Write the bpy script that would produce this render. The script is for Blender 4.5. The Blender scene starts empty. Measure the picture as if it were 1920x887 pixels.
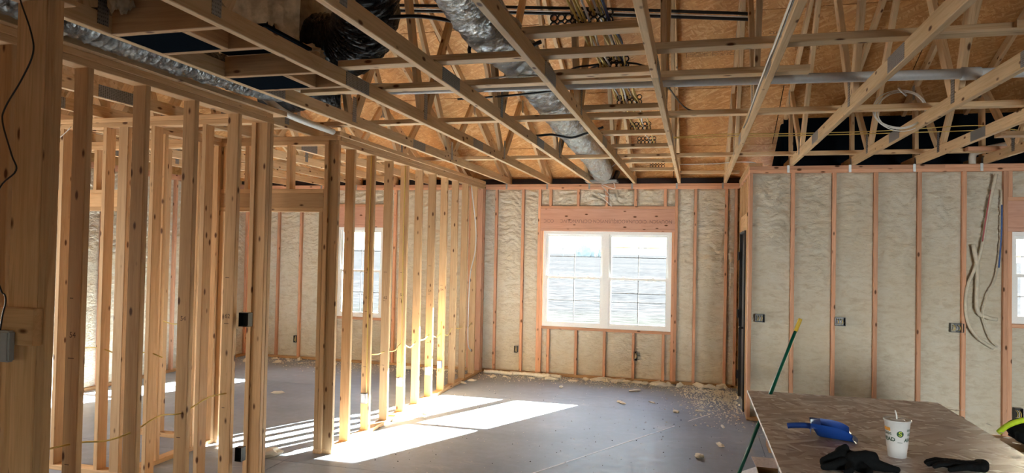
import bpy, bmesh, math, random
from mathutils import Vector, Matrix, noise

random.seed(7)
SC = bpy.context.scene
COL = SC.collection

# ------------------------------------------------------------------ camera
FPX = 1292.929
YAW, PIT, ROL, CAMZ = 0.260327580, 0.0199292605, 0.0198304363, 1.79809161
cy_, sy_ = math.cos(YAW), math.sin(YAW)
F_ = Vector((-sy_ * math.cos(PIT), cy_ * math.cos(PIT), math.sin(PIT)))
R_ = Vector((cy_, sy_, 0.0))
U_ = R_.cross(F_)
cr_, sr_ = math.cos(ROL), math.sin(ROL)
R2 = R_ * cr_ + U_ * sr_
U2 = U_ * cr_ - R_ * sr_
cam = bpy.data.cameras.new('camera')
cam.sensor_fit = 'HORIZONTAL'
cam.sensor_width = 36.0
cam.lens = 36.0 * FPX / 1920.0
cam.clip_start, cam.clip_end = 0.05, 3000
camo = bpy.data.objects.new('camera', cam)
COL.objects.link(camo)
M = Matrix.Identity(4)
for i in range(3):
    M[i][0], M[i][1], M[i][2] = R2[i], U2[i], -F_[i]
M[2][3] = CAMZ
camo.matrix_world = M
SC.camera = camo

# ------------------------------------------------------------------ light
SKY_STRENGTH = 0.8
SUN_STRENGTH = 125.0
EXPOSURE = 1.25
SC.view_settings.view_transform = 'Standard'
SC.view_settings.look = 'None'
SC.view_settings.exposure = EXPOSURE
SC.view_settings.gamma = 1.0
SC.view_settings.use_curve_mapping = False
try:
    SC.cycles.use_denoising = True
    SC.cycles.max_bounces = 10
    SC.cycles.diffuse_bounces = 6
    SC.cycles.transparent_max_bounces = 16
    SC.cycles.sample_clamp_indirect = 6.0
    SC.cycles.caustics_reflective = False
    SC.cycles.caustics_refractive = False
except Exception:
    pass

SUN_AZ = math.atan2(0.454, 0.891)
SUN_EL = math.atan(0.394)
world = bpy.data.worlds.new('sky')
SC.world = world
world.use_nodes = True
wn = world.node_tree
wn.nodes.clear()
wo = wn.nodes.new('ShaderNodeOutputWorld')
bg = wn.nodes.new('ShaderNodeBackground')
sk = wn.nodes.new('ShaderNodeTexSky')
sk.sky_type = 'NISHITA'
sk.sun_disc = False
sk.sun_elevation = SUN_EL
sk.sun_rotation = SUN_AZ
sk.air_density = 1.0
sk.dust_density = 1.5
wn.links.new(sk.outputs[0], bg.inputs[0])
bg.inputs[1].default_value = SKY_STRENGTH
wn.links.new(bg.outputs[0], wo.inputs[0])

sund = bpy.data.lights.new('sun', 'SUN')
sund.energy = SUN_STRENGTH
sund.angle = math.radians(0.6)
sund.color = (1.0, 0.95, 0.86)
suno = bpy.data.objects.new('sun', sund)
COL.objects.link(suno)
tosun = Vector((0.454, 0.891, 0.394)).normalized()
suno.rotation_euler = (-tosun).to_track_quat('-Z', 'Y').to_euler()
suno.location = (4, 20, 10)


def area(name, loc, dirv, sx, sz, power, color):
    l = bpy.data.lights.new(name, 'AREA')
    l.shape = 'RECTANGLE'
    l.size, l.size_y = sx, sz
    l.energy = power
    l.color = color
    o = bpy.data.objects.new(name, l)
    COL.objects.link(o)
    o.location = loc
    o.rotation_euler = Vector(dirv).to_track_quat('-Z', 'Y').to_euler()
    return o


# added fill lamps behind the camera, set at the unseen openings of the rear wall
area('rear_fill', (-4.0, -5.9, 1.15), (0.0, 1, 0.0), 0.8, 2.0, 3, (0.72, 0.86, 1.0))
rd = area('rear_fill', (3.9, -5.9, 1.3), (-0.06, 1, -0.16), 2.0, 1.8, 38, (0.93, 0.96, 0.94))
rd.data.spread = math.radians(52)  # narrow beam lights the right wall and table, misses the near post
area('left_fill', (-6.95, 3.0, 1.4), (1, 0.1, 0.0), 1.5, 1.3, 60, (1.0, 0.93, 0.82))  # added fill lamp for the left rooms, out of view


# ------------------------------------------------------------------ node helpers
class NT:
    def __init__(s, name):
        s.m = bpy.data.materials.new(name)
        s.m.use_nodes = True
        s.t = s.m.node_tree
        s.t.nodes.clear()
        s.out = s.n('OutputMaterial')
        s.b = s.n('BsdfPrincipled')
        s.l(s.b.outputs[0], s.out.inputs[0])

    def n(s, typ, **kw):
        x = s.t.nodes.new('ShaderNode' + typ)
        for k, v in kw.items():
            setattr(x, k, v)
        return x

    def l(s, a, b):
        s.t.links.new(a, b)

    def set(s, **kw):
        for k, v in kw.items():
            s.b.inputs[k.replace('_', ' ')].default_value = v

    def mapping(s, src, scale, rnd=False):
        mp = s.n('Mapping')
        mp.inputs['Scale'].default_value = scale
        if rnd:
            oi = s.n('ObjectInfo')
            mu = s.n('Math', operation='MULTIPLY')
            mu.inputs[1].default_value = 37.0
            s.l(oi.outputs['Random'], mu.inputs[0])
            s.l(mu.outputs[0], mp.inputs['Location'])
        s.l(src, mp.inputs['Vector'])
        return mp.outputs[0]

    def noise(s, vec, scale, detail=4, rough=0.55, dist=0.0):
        x = s.n('TexNoise')
        x.inputs['Scale'].default_value = scale
        x.inputs['Detail'].default_value = detail
        x.inputs['Roughness'].default_value = rough
        x.inputs['Distortion'].default_value = dist
        s.l(vec, x.inputs['Vector'])
        return x.outputs['Fac']

    def ramp(s, fac, stops):
        r = s.n('ValToRGB')
        e = r.color_ramp.elements
        while len(e) > 1:
            e.remove(e[-1])
        e[0].position, e[0].color = stops[0][0], (*stops[0][1], 1)
        for p, c in stops[1:]:
            q = e.new(p)
            q.color = (*c, 1)
        s.l(fac, r.inputs[0])
        return r.outputs[0]

    def mix(s, fac, a, b, blend='MIX'):
        x = s.n('Mix', data_type='RGBA', blend_type=blend)
        for i, v in ((0, fac), (6, a), (7, b)):
            if isinstance(v, (int, float)):
                x.inputs[i].default_value = v
            elif isinstance(v, tuple):
                x.inputs[i].default_value = (*v, 1)
            else:
                s.l(v, x.inputs[i])
        return x.outputs[2]

    def bump(s, h, strength=0.3, dist=0.01):
        b = s.n('Bump')
        b.inputs['Strength'].default_value = strength
        b.inputs['Distance'].default_value = dist
        s.l(h, b.inputs['Height'])
        s.l(b.outputs[0], s.b.inputs['Normal'])


def mat_wood(name, base, dark, knot=(0.12, 0.045, 0.015), var=0.22):
    t = NT(name)
    tc = t.n('TexCoord').outputs['Object']
    v = t.mapping(tc, (1, 1, 0.045), True)
    g = t.noise(v, 55, 6, 0.6, 1.2)
    col = t.ramp(g, [(0.3, dark), (0.52, base), (0.75, tuple(min(1, c * 1.12) for c in base))])
    v2 = t.mapping(tc, (1, 1, 0.25), True)
    blot = t.noise(v2, 6, 3)
    col = t.mix(t.ramp(blot, [(0.35, (0.0, 0, 0)), (0.7, (0.55, 0.55, 0.55))]), col, dark)
    vk = t.mapping(tc, (1.0, 1.0, 0.42), True)
    vo = t.n('TexVoronoi')
    vo.inputs['Scale'].default_value = 13.0
    t.l(vk, vo.inputs['Vector'])
    kn = t.ramp(vo.outputs['Distance'], [(0.09, (1, 1, 1)), (0.17, (0, 0, 0))])
    col = t.mix(kn, col, knot)
    oi = t.n('ObjectInfo')
    mr = t.n('MapRange')
    mr.inputs['To Min'].default_value = 1 - var
    mr.inputs['To Max'].default_value = 1 + var * 0.6
    t.l(oi.outputs['Random'], mr.inputs['Value'])
    hs = t.n('HueSaturation')
    t.l(mr.outputs[0], hs.inputs['Value'])
    t.l(col, hs.inputs['Color'])
    t.l(hs.outputs[0], t.b.inputs['Base Color'])
    t.set(Roughness=0.62)
    t.b.inputs['Specular IOR Level'].default_value = 0.25
    t.bump(g, 0.15, 0.002)
    return t.m


def mat_osb(name, cols, scale=14.0, stretch=(1, 0.33, 1), rough=0.6):
    t = NT(name)
    tc = t.n('TexCoord').outputs['Object']
    warp = t.noise(tc, 3.0, 2)
    col = None
    hh = None
    for k, (rot, sc) in enumerate(((0.15, scale), (1.15, scale * 1.25), (-0.55, scale * 0.8))):
        mp = t.n('Mapping')
        mp.inputs['Rotation'].default_value = (0, 0, rot)
        t.l(tc, mp.inputs['Vector'])
        mp2 = t.n('Mapping')
        mp2.inputs['Scale'].default_value = (0.35, 1.6, 1)
        mp2.inputs['Location'].default_value = (k * 3.3, k * 1.7, 0)
        t.l(mp.outputs[0], mp2.inputs['Vector'])
        vo = t.n('TexVoronoi')
        vo.inputs['Scale'].default_value = sc
        vo.inputs['Randomness'].default_value = 1.0
        t.l(mp2.outputs[0], vo.inputs['Vector'])
        sep = t.n('SeparateColor')
        t.l(vo.outputs['Color'], sep.inputs[0])
        c = t.ramp(sep.outputs[0], [(i / (len(cols) - 1), cc) for i, cc in enumerate(cols)])
        if col is None:
            col, hh = c, sep.outputs[1]
        else:
            gate = t.n('Math', operation='GREATER_THAN')
            gate.inputs[1].default_value = 0.55
            t.l(sep.outputs[2], gate.inputs[0])
            col = t.mix(gate.outputs[0], col, c)
    big = t.noise(tc, 2.2, 3)
    col = t.mix(0.5, col, t.ramp(big, [(0.3, (0.62, 0.62, 0.62)), (0.7, (1, 1, 1))]), 'MULTIPLY')
    fine = t.noise(t.mapping(tc, (1, 5, 1)), 60, 5, 0.7)
    col = t.mix(0.55, col, t.ramp(fine, [(0.3, (0.55, 0.5, 0.45)), (0.6, (1, 1, 1))]), 'MULTIPLY')
    t.l(col, t.b.inputs['Base Color'])
    t.set(Roughness=rough)
    t.bump(fine, 0.35, 0.003)
    return t.m


def mat_plain(name, c, rough=0.5, metal=0.0, bump=0.0, bscale=60, spec=0.5, var=None):
    t = NT(name)
    t.set(Roughness=rough, Metallic=metal)
    t.b.inputs['Specular IOR Level'].default_value = spec
    tc = t.n('TexCoord').outputs['Object']
    nz = t.noise(tc, bscale, 4)
    v = 0.12 if var is None else var
    col = t.ramp(nz, [(0.3, tuple(x * (1 - v) for x in c)), (0.7, tuple(min(1, x * (1 + v)) for x in c))])
    t.l(col, t.b.inputs['Base Color'])
    if bump:
        t.bump(nz, bump, 0.004)
    return t.m


def mat_foam():
    t = NT('spray_foam')
    tc = t.n('TexCoord').outputs['Object']
    n1 = t.noise(t.mapping(tc, (1, 1, 2.2)), 9, 8, 0.62, 0.6)
    n2 = t.noise(tc, 1.3, 3)
    col = t.ramp(n1, [(0.25, (0.66, 0.57, 0.42)), (0.5, (0.84, 0.78, 0.64)), (0.75, (0.89, 0.85, 0.74))])
    col = t.mix(t.ramp(n2, [(0.4, (0, 0, 0)), (0.65, (0.35, 0.35, 0.35))]), col, (0.76, 0.65, 0.46))
    t.l(col, t.b.inputs['Base Color'])
    t.set(Roughness=0.55)
    t.b.inputs['Specular IOR Level'].default_value = 0.35
    t.bump(t.noise(t.mapping(tc, (1, 1, 2.4)), 22, 8, 0.66), 1.0, 0.03)
    return t.m


def mat_concrete():
    t = NT('concrete')
    tc = t.n('TexCoord').outputs['Object']
    n1 = t.noise(tc, 1.1, 8, 0.6)
    n2 = t.noise(tc, 9.0, 8, 0.7)
    col = t.ramp(n1, [(0.3, (0.285, 0.325, 0.395)), (0.5, (0.34, 0.385, 0.465)), (0.72, (0.405, 0.45, 0.53))])  # blue tint stands in for sky reflected on the slab
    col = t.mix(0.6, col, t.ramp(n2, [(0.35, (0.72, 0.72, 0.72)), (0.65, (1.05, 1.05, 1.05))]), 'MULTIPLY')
    vo = t.n('TexVoronoi')
    vo.inputs['Scale'].default_value = 14
    t.l(tc, vo.inputs['Vector'])
    spk = t.ramp(vo.outputs['Distance'], [(0.025, (1, 1, 1)), (0.06, (0, 0, 0))])
    gate = t.ramp(t.noise(tc, 0.9, 3), [(0.5, (0, 0, 0)), (0.6, (0.5, 0.5, 0.5))])
    sp = t.mix(1.0, spk, gate, 'MULTIPLY')
    col = t.mix(sp, col, (0.05, 0.045, 0.04))
    # white plaster dust smears in the middle of the room
    d = t.noise(t.mapping(tc, (0.6, 1.3, 1)), 2.4, 9, 0.72, 1.0)
    col = t.mix(t.ramp(d, [(0.58, (0, 0, 0)), (0.72, (0.5, 0.5, 0.5))]), col, (0.62, 0.63, 0.65))
    t.l(col, t.b.inputs['Base Color'])
    t.l(t.ramp(n2, [(0.3, (0.45, 0.45, 0.45)), (0.7, (0.62, 0.62, 0.62))]), t.b.inputs['Roughness'])
    t.b.inputs['Specular IOR Level'].default_value = 0.45
    t.bump(n2, 0.12, 0.004)
    return t.m


def mat_glass():
    m = bpy.data.materials.new('window_glass')
    m.use_nodes = True
    t = m.node_tree
    t.nodes.clear()
    o = t.nodes.new('ShaderNodeOutputMaterial')
    mx = t.nodes.new('ShaderNodeMixShader')
    tr = t.nodes.new('ShaderNodeBsdfTransparent')
    tr.inputs[0].default_value = (0.93, 0.97, 0.97, 1)
    gl = t.nodes.new('ShaderNodeBsdfGlossy')
    gl.inputs['Roughness'].default_value = 0.02
    lw = t.nodes.new('ShaderNodeLayerWeight')
    lw.inputs[0].default_value = 0.12
    t.links.new(lw.outputs['Fresnel'], mx.inputs[0])
    t.links.new(tr.outputs[0], mx.inputs[1])
    t.links.new(gl.outputs[0], mx.inputs[2])
    t.links.new(mx.outputs[0], o.inputs[0])
    return m


def mat_foil(name, c, rough, wr):
    t = NT(name)
    tc = t.n('TexCoord').outputs['Object']
    t.set(Metallic=0.85 if c[0] > 0.2 else 0.0, Roughness=rough)
    t.b.inputs['Base Color'].default_value = (*c, 1)
    t.b.inputs['Specular IOR Level'].default_value = 0.4
    n = t.noise(tc, wr, 6, 0.7, 1.5)
    t.bump(n, 1.0, 0.035)
    return t.m


def mat_gusset():
    t = NT('galvanised_plate')
    tc = t.n('TexCoord').outputs['Object']
    vo = t.n('TexVoronoi')
    vo.inputs['Scale'].default_value = 95
    vo.inputs['Randomness'].default_value = 0.15
    t.l(t.mapping(tc, (1, 1, 0.6)), vo.inputs['Vector'])
    c = t.ramp(vo.outputs['Distance'], [(0.15, (0.05, 0.055, 0.06)), (0.4, (0.32, 0.33, 0.34))])
    t.l(c, t.b.inputs['Base Color'])
    t.set(Metallic=0.55, Roughness=0.42)
    return t.m


def mat_field():
    t = NT('ploughed_field')
    tc = t.n('TexCoord').outputs['Object']
    n1 = t.noise(t.mapping(tc, (0.35, 1.0, 1)), 3.2, 8, 0.7)
    n2 = t.noise(tc, 0.05, 4)
    col = t.ramp(n1, [(0.35, (0.012, 0.012, 0.013)), (0.5, (0.026, 0.026, 0.028)), (0.65, (0.052, 0.052, 0.054))])
    sep = t.n('SeparateXYZ')
    t.l(tc, sep.inputs[0])
    g = t.n('MapRange')
    g.inputs['From Min'].default_value = 6
    g.inputs['From Max'].default_value = 26
    t.l(sep.outputs[1], g.inputs['Value'])
    col = t.mix(g.outputs[0], t.mix(0.6, col, (0.045, 0.050, 0.030)), col)
    col = t.mix(t.ramp(n2, [(0.45, (0, 0, 0)), (0.6, (0.4, 0.4, 0.4))]), col, (0.016, 0.018, 0.021))
    t.l(col, t.b.inputs['Base Color'])
    t.set(Roughness=0.9)
    t.b.inputs['Specular IOR Level'].default_value = 0.0
    t.bump(n1, 0.5, 0.05)
    return t.m


W_STUD = mat_wood('stud_lumber', (0.66, 0.43, 0.23), (0.52, 0.31, 0.145))
W_TRUSS = mat_wood('truss_lumber', (0.72, 0.52, 0.31), (0.56, 0.37, 0.19))
W_RED = mat_wood('fir_lumber', (0.72, 0.41, 0.26), (0.56, 0.29, 0.17))
W_LVL = mat_wood('header_lumber', (0.66, 0.39, 0.29), (0.56, 0.31, 0.22), var=0.08)
W_OLD = mat_wood('weathered_lumber', (0.47, 0.30, 0.16), (0.33, 0.20, 0.10))
OSB_ROOF = mat_osb('roof_osb', [(0.62, 0.29, 0.09), (0.70, 0.35, 0.115), (0.76, 0.39, 0.135), (0.88, 0.54, 0.25)], 34.0)
OSB_WALL = mat_osb('wall_osb', [(0.40, 0.26, 0.12), (0.55, 0.38, 0.2), (0.68, 0.5, 0.3)])
OSB_TABLE = mat_osb('bench_osb', [(0.32, 0.22, 0.18), (0.48, 0.36, 0.31), (0.54, 0.44, 0.40), (0.64, 0.56, 0.53), (0.95, 0.93, 0.92)], 17.0, rough=0.36)
FOAM = mat_foam()
SCRAP = mat_plain('cut_foam', (0.90, 0.86, 0.76), 0.7, bump=0.15, bscale=60, var=0.12)
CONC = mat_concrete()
JOINT = mat_plain('joint_dirt', (0.05, 0.045, 0.04), 0.9)
GLASS = mat_glass()
VINYL = mat_plain('white_vinyl', (0.90, 0.92, 0.92), 0.35, var=0.03)
GUSSET = mat_gusset()
GRID = mat_plain('backlit_grille', (0.16, 0.17, 0.18), 0.4, var=0.03)  # white grille darkened so it reads as backlit
SILVER = mat_foil('silver_duct_foil', (0.58, 0.59, 0.57), 0.15, 38)
BLACKFOIL = mat_foil('black_duct_film', (0.004, 0.004, 0.004), 0.12, 24)
DARKFOIL = mat_foil('dark_duct_foil', (0.205, 0.205, 0.20), 0.14, 40)
TUBEM = mat_plain('foam_coated_tube', (0.60, 0.55, 0.44), 0.6, bump=0.3, bscale=30)
DUCTGREY = mat_plain('grey_tin', (0.36, 0.38, 0.38), 0.4, 0.7)
PVC = mat_plain('pvc_pipe', (0.55, 0.56, 0.55), 0.4, var=0.05)
PVCL = mat_plain('pale_pvc', (0.66, 0.63, 0.55), 0.4, var=0.08)
YEL = mat_plain('yellow_cable', (0.72, 0.52, 0.14), 0.45, var=0.05)
WHT = mat_plain('white_cable', (0.75, 0.74, 0.70), 0.45, var=0.05)
BLU = mat_plain('blue_cable', (0.06, 0.09, 0.2), 0.4, var=0.05)
BLK = mat_plain('black_plastic', (0.012, 0.012, 0.014), 0.35, var=0.05)
BLKM = mat_plain('black_paint', (0.025, 0.025, 0.03), 0.5, var=0.2)
DARKSHEET = mat_plain('black_sheet_and_shade', (0.006, 0.009, 0.013), 1.0, spec=0.0)  # felt and liners; on the porch sheets it paints unlit depth
GREYBOX = mat_plain('grey_plastic', (0.34, 0.37, 0.40), 0.45, var=0.05)
PAPER = mat_plain('white_paper', (0.75, 0.75, 0.72), 0.7, var=0.05)
INK = mat_plain('ink', (0.10, 0.05, 0.025), 0.8)
FAINT = mat_plain('faint_ink', (0.28, 0.16, 0.13), 0.8)
BATT = mat_plain('fibreglass', (0.46, 0.39, 0.28), 0.95, bump=0.8, bscale=14, var=0.3, spec=0.1)
FIELD = mat_field()
BLUE = mat_plain('blue_plastic', (0.012, 0.065, 0.33), 0.35, var=0.05)
GLOVE = mat_plain('black_knit', (0.006, 0.007, 0.008), 0.85, bump=0.4, bscale=220, spec=0.15)
GREENP = mat_plain('green_pole', (0.0, 0.10, 0.065), 0.3, var=0.05)
YCAP = mat_plain('yellow_cap', (0.62, 0.42, 0.04), 0.4, var=0.05)
CUPM = mat_plain('cup_white', (0.78, 0.79, 0.80), 0.4, var=0.02)
LIDM = mat_plain('clear_lid', (0.62, 0.62, 0.62), 0.2, var=0.03)
CGREEN = mat_plain('dark_green_print', (0.005, 0.06, 0.025), 0.5)
CLIME = mat_plain('lime_print', (0.5, 0.62, 0.04), 0.5)
CORANGE = mat_plain('orange_print', (0.75, 0.36, 0.05), 0.5)
STEEL = mat_plain('steel_green', (0.07, 0.09, 0.085), 0.35, 0.4)
STEELL = mat_plain('steel_edge', (0.4, 0.42, 0.42), 0.3, 0.7)
CARD = mat_plain('cardboard', (0.36, 0.20, 0.09), 0.8)
CARDW = mat_plain('white_cardboard', (0.86, 0.78, 0.77), 0.6)
LIME = mat_plain('lime_fabric', (0.45, 0.62, 0.02), 0.8, bump=0.3)
CHALK = mat_plain('chalk', (0.93, 0.94, 0.96), 0.5)
BARK = mat_plain('far_bark', (0.40, 0.38, 0.34), 0.9)
FARG = mat_plain('hazy_far_green', (0.40, 0.38, 0.33), 0.95, bscale=0.5)  # paled to put distance haze into the trees and hills
SCREEN = mat_plain('display_dark', (0.03, 0.04, 0.035), 0.2)


# ------------------------------------------------------------------ object helpers
def link(name, mesh, parent=None, mw=None, **props):
    o = bpy.data.objects.new(name, mesh)
    COL.objects.link(o)
    if parent is not None:
        o.parent = parent
        if mw is not None:
            o.matrix_local = parent.matrix_world.inverted() @ mw if parent.matrix_world != Matrix.Identity(4) else mw
    elif mw is not None:
        o.matrix_world = mw
    for k, v in props.items():
        o[k] = v
    return o


def empty(name, loc=(0, 0, 0), **props):
    o = bpy.data.objects.new(name, None)
    COL.objects.link(o)
    o.location = loc
    o.matrix_world = Matrix.Translation(loc)
    for k, v in props.items():
        o[k] = v
    return o


def structure(name, loc=(0, 0, 0)):
    return empty(name, loc, kind='structure')


_bc = {}


def board_mesh(w, t, L, mat):
    """a sawn board along local Z from 0 to L, eased edges, w along X, t along Y, centred"""
    key = (round(w, 4), round(t, 4), round(L, 4), mat.name)
    if key in _bc:
        return _bc[key]
    c = min(0.003, w * 0.12, t * 0.12)
    a, b = w / 2, t / 2
    ring = [(a - c, -b), (a, -b + c), (a, b - c), (a - c, b), (-a + c, b), (-a, b - c), (-a, -b + c), (-a + c, -b)]
    vs = [(x, y, 0) for x, y in ring] + [(x, y, L) for x, y in ring]
    fs = [(i, (i + 1) % 8, 8 + (i + 1) % 8, 8 + i) for i in range(8)]
    fs += [tuple(reversed(range(8))), tuple(range(8, 16))]
    me = bpy.data.meshes.new('board')
    me.from_pydata(vs, [], fs)
    me.materials.append(mat)
    _bc[key] = me
    return me


def frame_m(p, x, z):
    z = Vector(z).normalized()
    x = (Vector(x) - z * Vector(x).dot(z)).normalized()
    y = z.cross(x)
    m = Matrix.Identity(4)
    for i in range(3):
        m[i][0], m[i][1], m[i][2], m[i][3] = x[i], y[i], z[i], p[i]
    return m


def board(name, parent, p0, p1, w, t, wdir, mat, **props):
    p0, p1 = Vector(p0), Vector(p1)
    me = board_mesh(w, t, (p1 - p0).length, mat)
    return link(name, me, parent, frame_m(p0, wdir, p1 - p0), **props)


def bx(name, parent, x0, x1, y0, y1, z0, z1, mat, jit=0.0, **props):
    """axis-aligned board filling the box, grain along its longest side"""
    d = [x1 - x0, y1 - y0, z1 - z0]
    c = [(x0 + x1) / 2, (y0 + y1) / 2, (z0 + z1) / 2]
    L = max(range(3), key=lambda i: d[i])
    rest = [i for i in range(3) if i != L]
    W = max(rest, key=lambda i: d[i])
    T = [i for i in rest if i != W][0]
    p0, p1 = list(c), list(c)
    p0[L], p1[L] = c[L] - d[L] / 2, c[L] + d[L] / 2
    if jit:
        for i in rest:
            p1[i] += random.uniform(-jit, jit)
            p0[i] += random.uniform(-jit, jit) * 0.5
    wd = [0, 0, 0]
    wd[W] = 1
    return board(name, parent, p0, p1, d[W], d[T], wd, mat, **props)


class MB:
    """collects plain geometry into one mesh"""

    def __init__(s):
        s.v, s.f, s.m = [], [], []
        s.mi = 0

    def box(s, x0, x1, y0, y1, z0, z1):
        k = len(s.v)
        s.v += [(x, y, z) for x in (x0, x1) for y in (y0, y1) for z in (z0, z1)]
        for f in ((0, 1, 3, 2), (4, 6, 7, 5), (0, 4, 5, 1), (2, 3, 7, 6), (0, 2, 6, 4), (1, 5, 7, 3)):
            s.f.append(tuple(k + i for i in f))
            s.m.append(s.mi)
        return s

    def tube(s, pts, r, n=8, caps=True, rf=None):
        pts = [Vector(p) for p in pts]
        k = len(s.v)
        up = Vector((0.13, 0.21, 0.97))
        prev = None
        for i, p in enumerate(pts):
            d = (pts[min(i + 1, len(pts) - 1)] - pts[max(i - 1, 0)]).normalized()
            if prev is None:
                a = d.cross(up)
                if a.length < 0.2:
                    a = d.cross(Vector((1, 0, 0)))
                a.normalize()
            else:
                a = (prev - d * prev.dot(d)).normalized()
            prev = a
            b = d.cross(a)
            for j in range(n):
                th = 2 * math.pi * j / n
                rr = r if rf is None else rf(i, j, th)
                s.v.append(tuple(p + a * (math.cos(th) * rr) + b * (math.sin(th) * rr)))
        for i in range(len(pts) - 1):
            for j in range(n):
                s.f.append((k + i * n + j, k + i * n + (j + 1) % n, k + (i + 1) * n + (j + 1) % n, k + (i + 1) * n + j))
                s.m.append(s.mi)
        if caps:
            s.f.append(tuple(k + j for j in reversed(range(n))))
            s.f.append(tuple(k + (len(pts) - 1) * n + j for j in range(n)))
            s.m += [s.mi, s.mi]
        return s

    def lathe(s, prof, n=32, c=(0, 0, 0)):
        k = len(s.v)
        for r, z in prof:
            for j in range(n):
                th = 2 * math.pi * j / n
                s.v.append((c[0] + r * math.cos(th), c[1] + r * math.sin(th), c[2] + z))
        for i in range(len(prof) - 1):
            for j in range(n):
                s.f.append((k + i * n + j, k + i * n + (j + 1) % n, k + (i + 1) * n + (j + 1) % n, k + (i + 1) * n + j))
                s.m.append(s.mi)
        return s

    def mesh(s, name, mats, smooth=False):
        me = bpy.data.meshes.new(name)
        me.from_pydata(s.v, [], s.f)
        for m in (mats if isinstance(mats, (list, tuple)) else [mats]):
            me.materials.append(m)
        if isinstance(mats, (list, tuple)):
            for p, i in zip(me.polygons, s.m):
                p.material_index = i
        if smooth:
            for p in me.polygons:
                p.use_smooth = True
        me.update()
        return me

    def build(s, name, mats, parent=None, smooth=False, **props):
        return link(name, s.mesh(name, mats, smooth), parent, None if parent is None else Matrix.Identity(4), **props)


def spline(pts, n=8):
    P = [Vector(p) for p in pts]
    P = [P[0] * 2 - P[1]] + P + [P[-1] * 2 - P[-2]]
    out = []
    for i in range(1, len(P) - 2):
        a, b, c, d = P[i - 1], P[i], P[i + 1], P[i + 2]
        for k in range(n):
            t = k / n
            out.append(0.5 * ((2 * b) + (c - a) * t + (2 * a - 5 * b + 4 * c - d) * t * t + (3 * b - a - 3 * c + d) * t ** 3))
    out.append(P[-2])
    return out


def cable(name, pts, r, mat, label, group=None, cat='cable', parent=None, n=6, seg=6):
    m = MB().tube(spline(pts, seg), r, n)
    pr = {}
    if parent is None:
        pr = dict(label=label, category=cat)
        if group:
            pr['group'] = group
    return m.build(name, mat, parent, True, **pr)


BOLD = [0.0]


def text_verts(s, size):
    cu = bpy.data.curves.new('txt', 'FONT')
    cu.body = s
    cu.size = size
    cu.offset = size * BOLD[0]
    cu.align_x = 'CENTER'
    cu.align_y = 'CENTER'
    o = bpy.data.objects.new('txt', cu)
    COL.objects.link(o)
    dg = bpy.context.evaluated_depsgraph_get()
    me = o.evaluated_get(dg).to_mesh()
    v = [tuple(x.co) for x in me.vertices]
    f = [tuple(p.vertices) for p in me.polygons]
    o.evaluated_get(dg).to_mesh_clear()
    bpy.data.objects.remove(o)
    bpy.data.curves.remove(cu)
    return v, f


# ------------------------------------------------------------------ constants of the house
H = 2.768
PT = 0.038
YB, YR = 9.783, 7.948
CADB, CADR = -2.8527, 1.01156
S16 = 0.4064
XL0, XL1 = -3.109, -3.02
TOPP = H - 2 * PT

# ------------------------------------------------------------------ outside
fm = MB()
NXF = 40
fm.v = [(-600, 10.2, -0.35), (600, 10.2, -0.35), (600, 900, -0.35), (-600, 900, -0.35)]
fm.f = [(0, 1, 2, 3)]
fm.m = [0]
fm.build('field', FIELD, None, kind='structure')
hm = MB()
hv = []
N = 80
for i in range(N + 1):
    x = -700 + 1400 * i / N
    z = 4.0 + 4.5 * (noise.noise(Vector((x * 0.006, 3, 0))) + 0.5) + 1.2 * noise.noise(Vector((x * 0.05, 1, 0)))
    hm.v += [(x, 640, -0.5), (x, 660, max(1.5, z)), (x, 700, max(1.5, z))]
for i in range(N):
    for j in range(2):
        hm.f.append((i * 3 + j, (i + 1) * 3 + j, (i + 1) * 3 + j + 1, i * 3 + j + 1))
        hm.m.append(0)
hm.build('hills', FARG, None, kind='structure')


def far_tree():
    t = empty('bare_tree', (-56.4, 300, -0.35), label='tall bare tree on the skyline in the left window unit', category='tree')
    m = MB()
    m.tube([(0, 0, 0), (0.2, 0, 4), (0, 0, 8)], 0.4, 6)
    for k in range(22):
        a = random.uniform(0, 6.28)
        z = random.uniform(2.5, 8)
        L = random.uniform(3, 7)
        dx = math.cos(a) * L * 0.6
        m.tube([(0, 0, z), (dx * 0.6, math.sin(a) * 2, z + L * 0.5), (dx, math.sin(a) * 3, z + L)], 0.13, 4)
    m.v = [(a * 0.55, b * 0.55, c * 0.55) for a, b, c in m.v]
    link('branches', m.mesh('branches', BARK), t)
    return t


far_tree()
for i, (x, w, h, lab) in enumerate(((-48.2, 4.4, 4.2, 'dark clump of trees on the skyline right of the bare tree'), (-41.5, 1.1, 2.6, 'small round bush on the skyline right of the tree clump'))):
    bm = bmesh.new()
    bmesh.ops.create_icosphere(bm, subdivisions=3, radius=1)
    for v in bm.verts:
        k = 1 + 0.35 * noise.noise(v.co * 2.3 + Vector((i * 9, 0, 0)))
        v.co = Vector((v.co.x * w * k, v.co.y * 2 * k, v.co.z * h * k))
    me = bpy.data.meshes.new('bush')
    bm.to_mesh(me)
    bm.free()
    me.materials.append(FARG)
    o = link('bush', me, label=lab, category='bush')
    o.location = (x, 310, 0.4)

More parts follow.
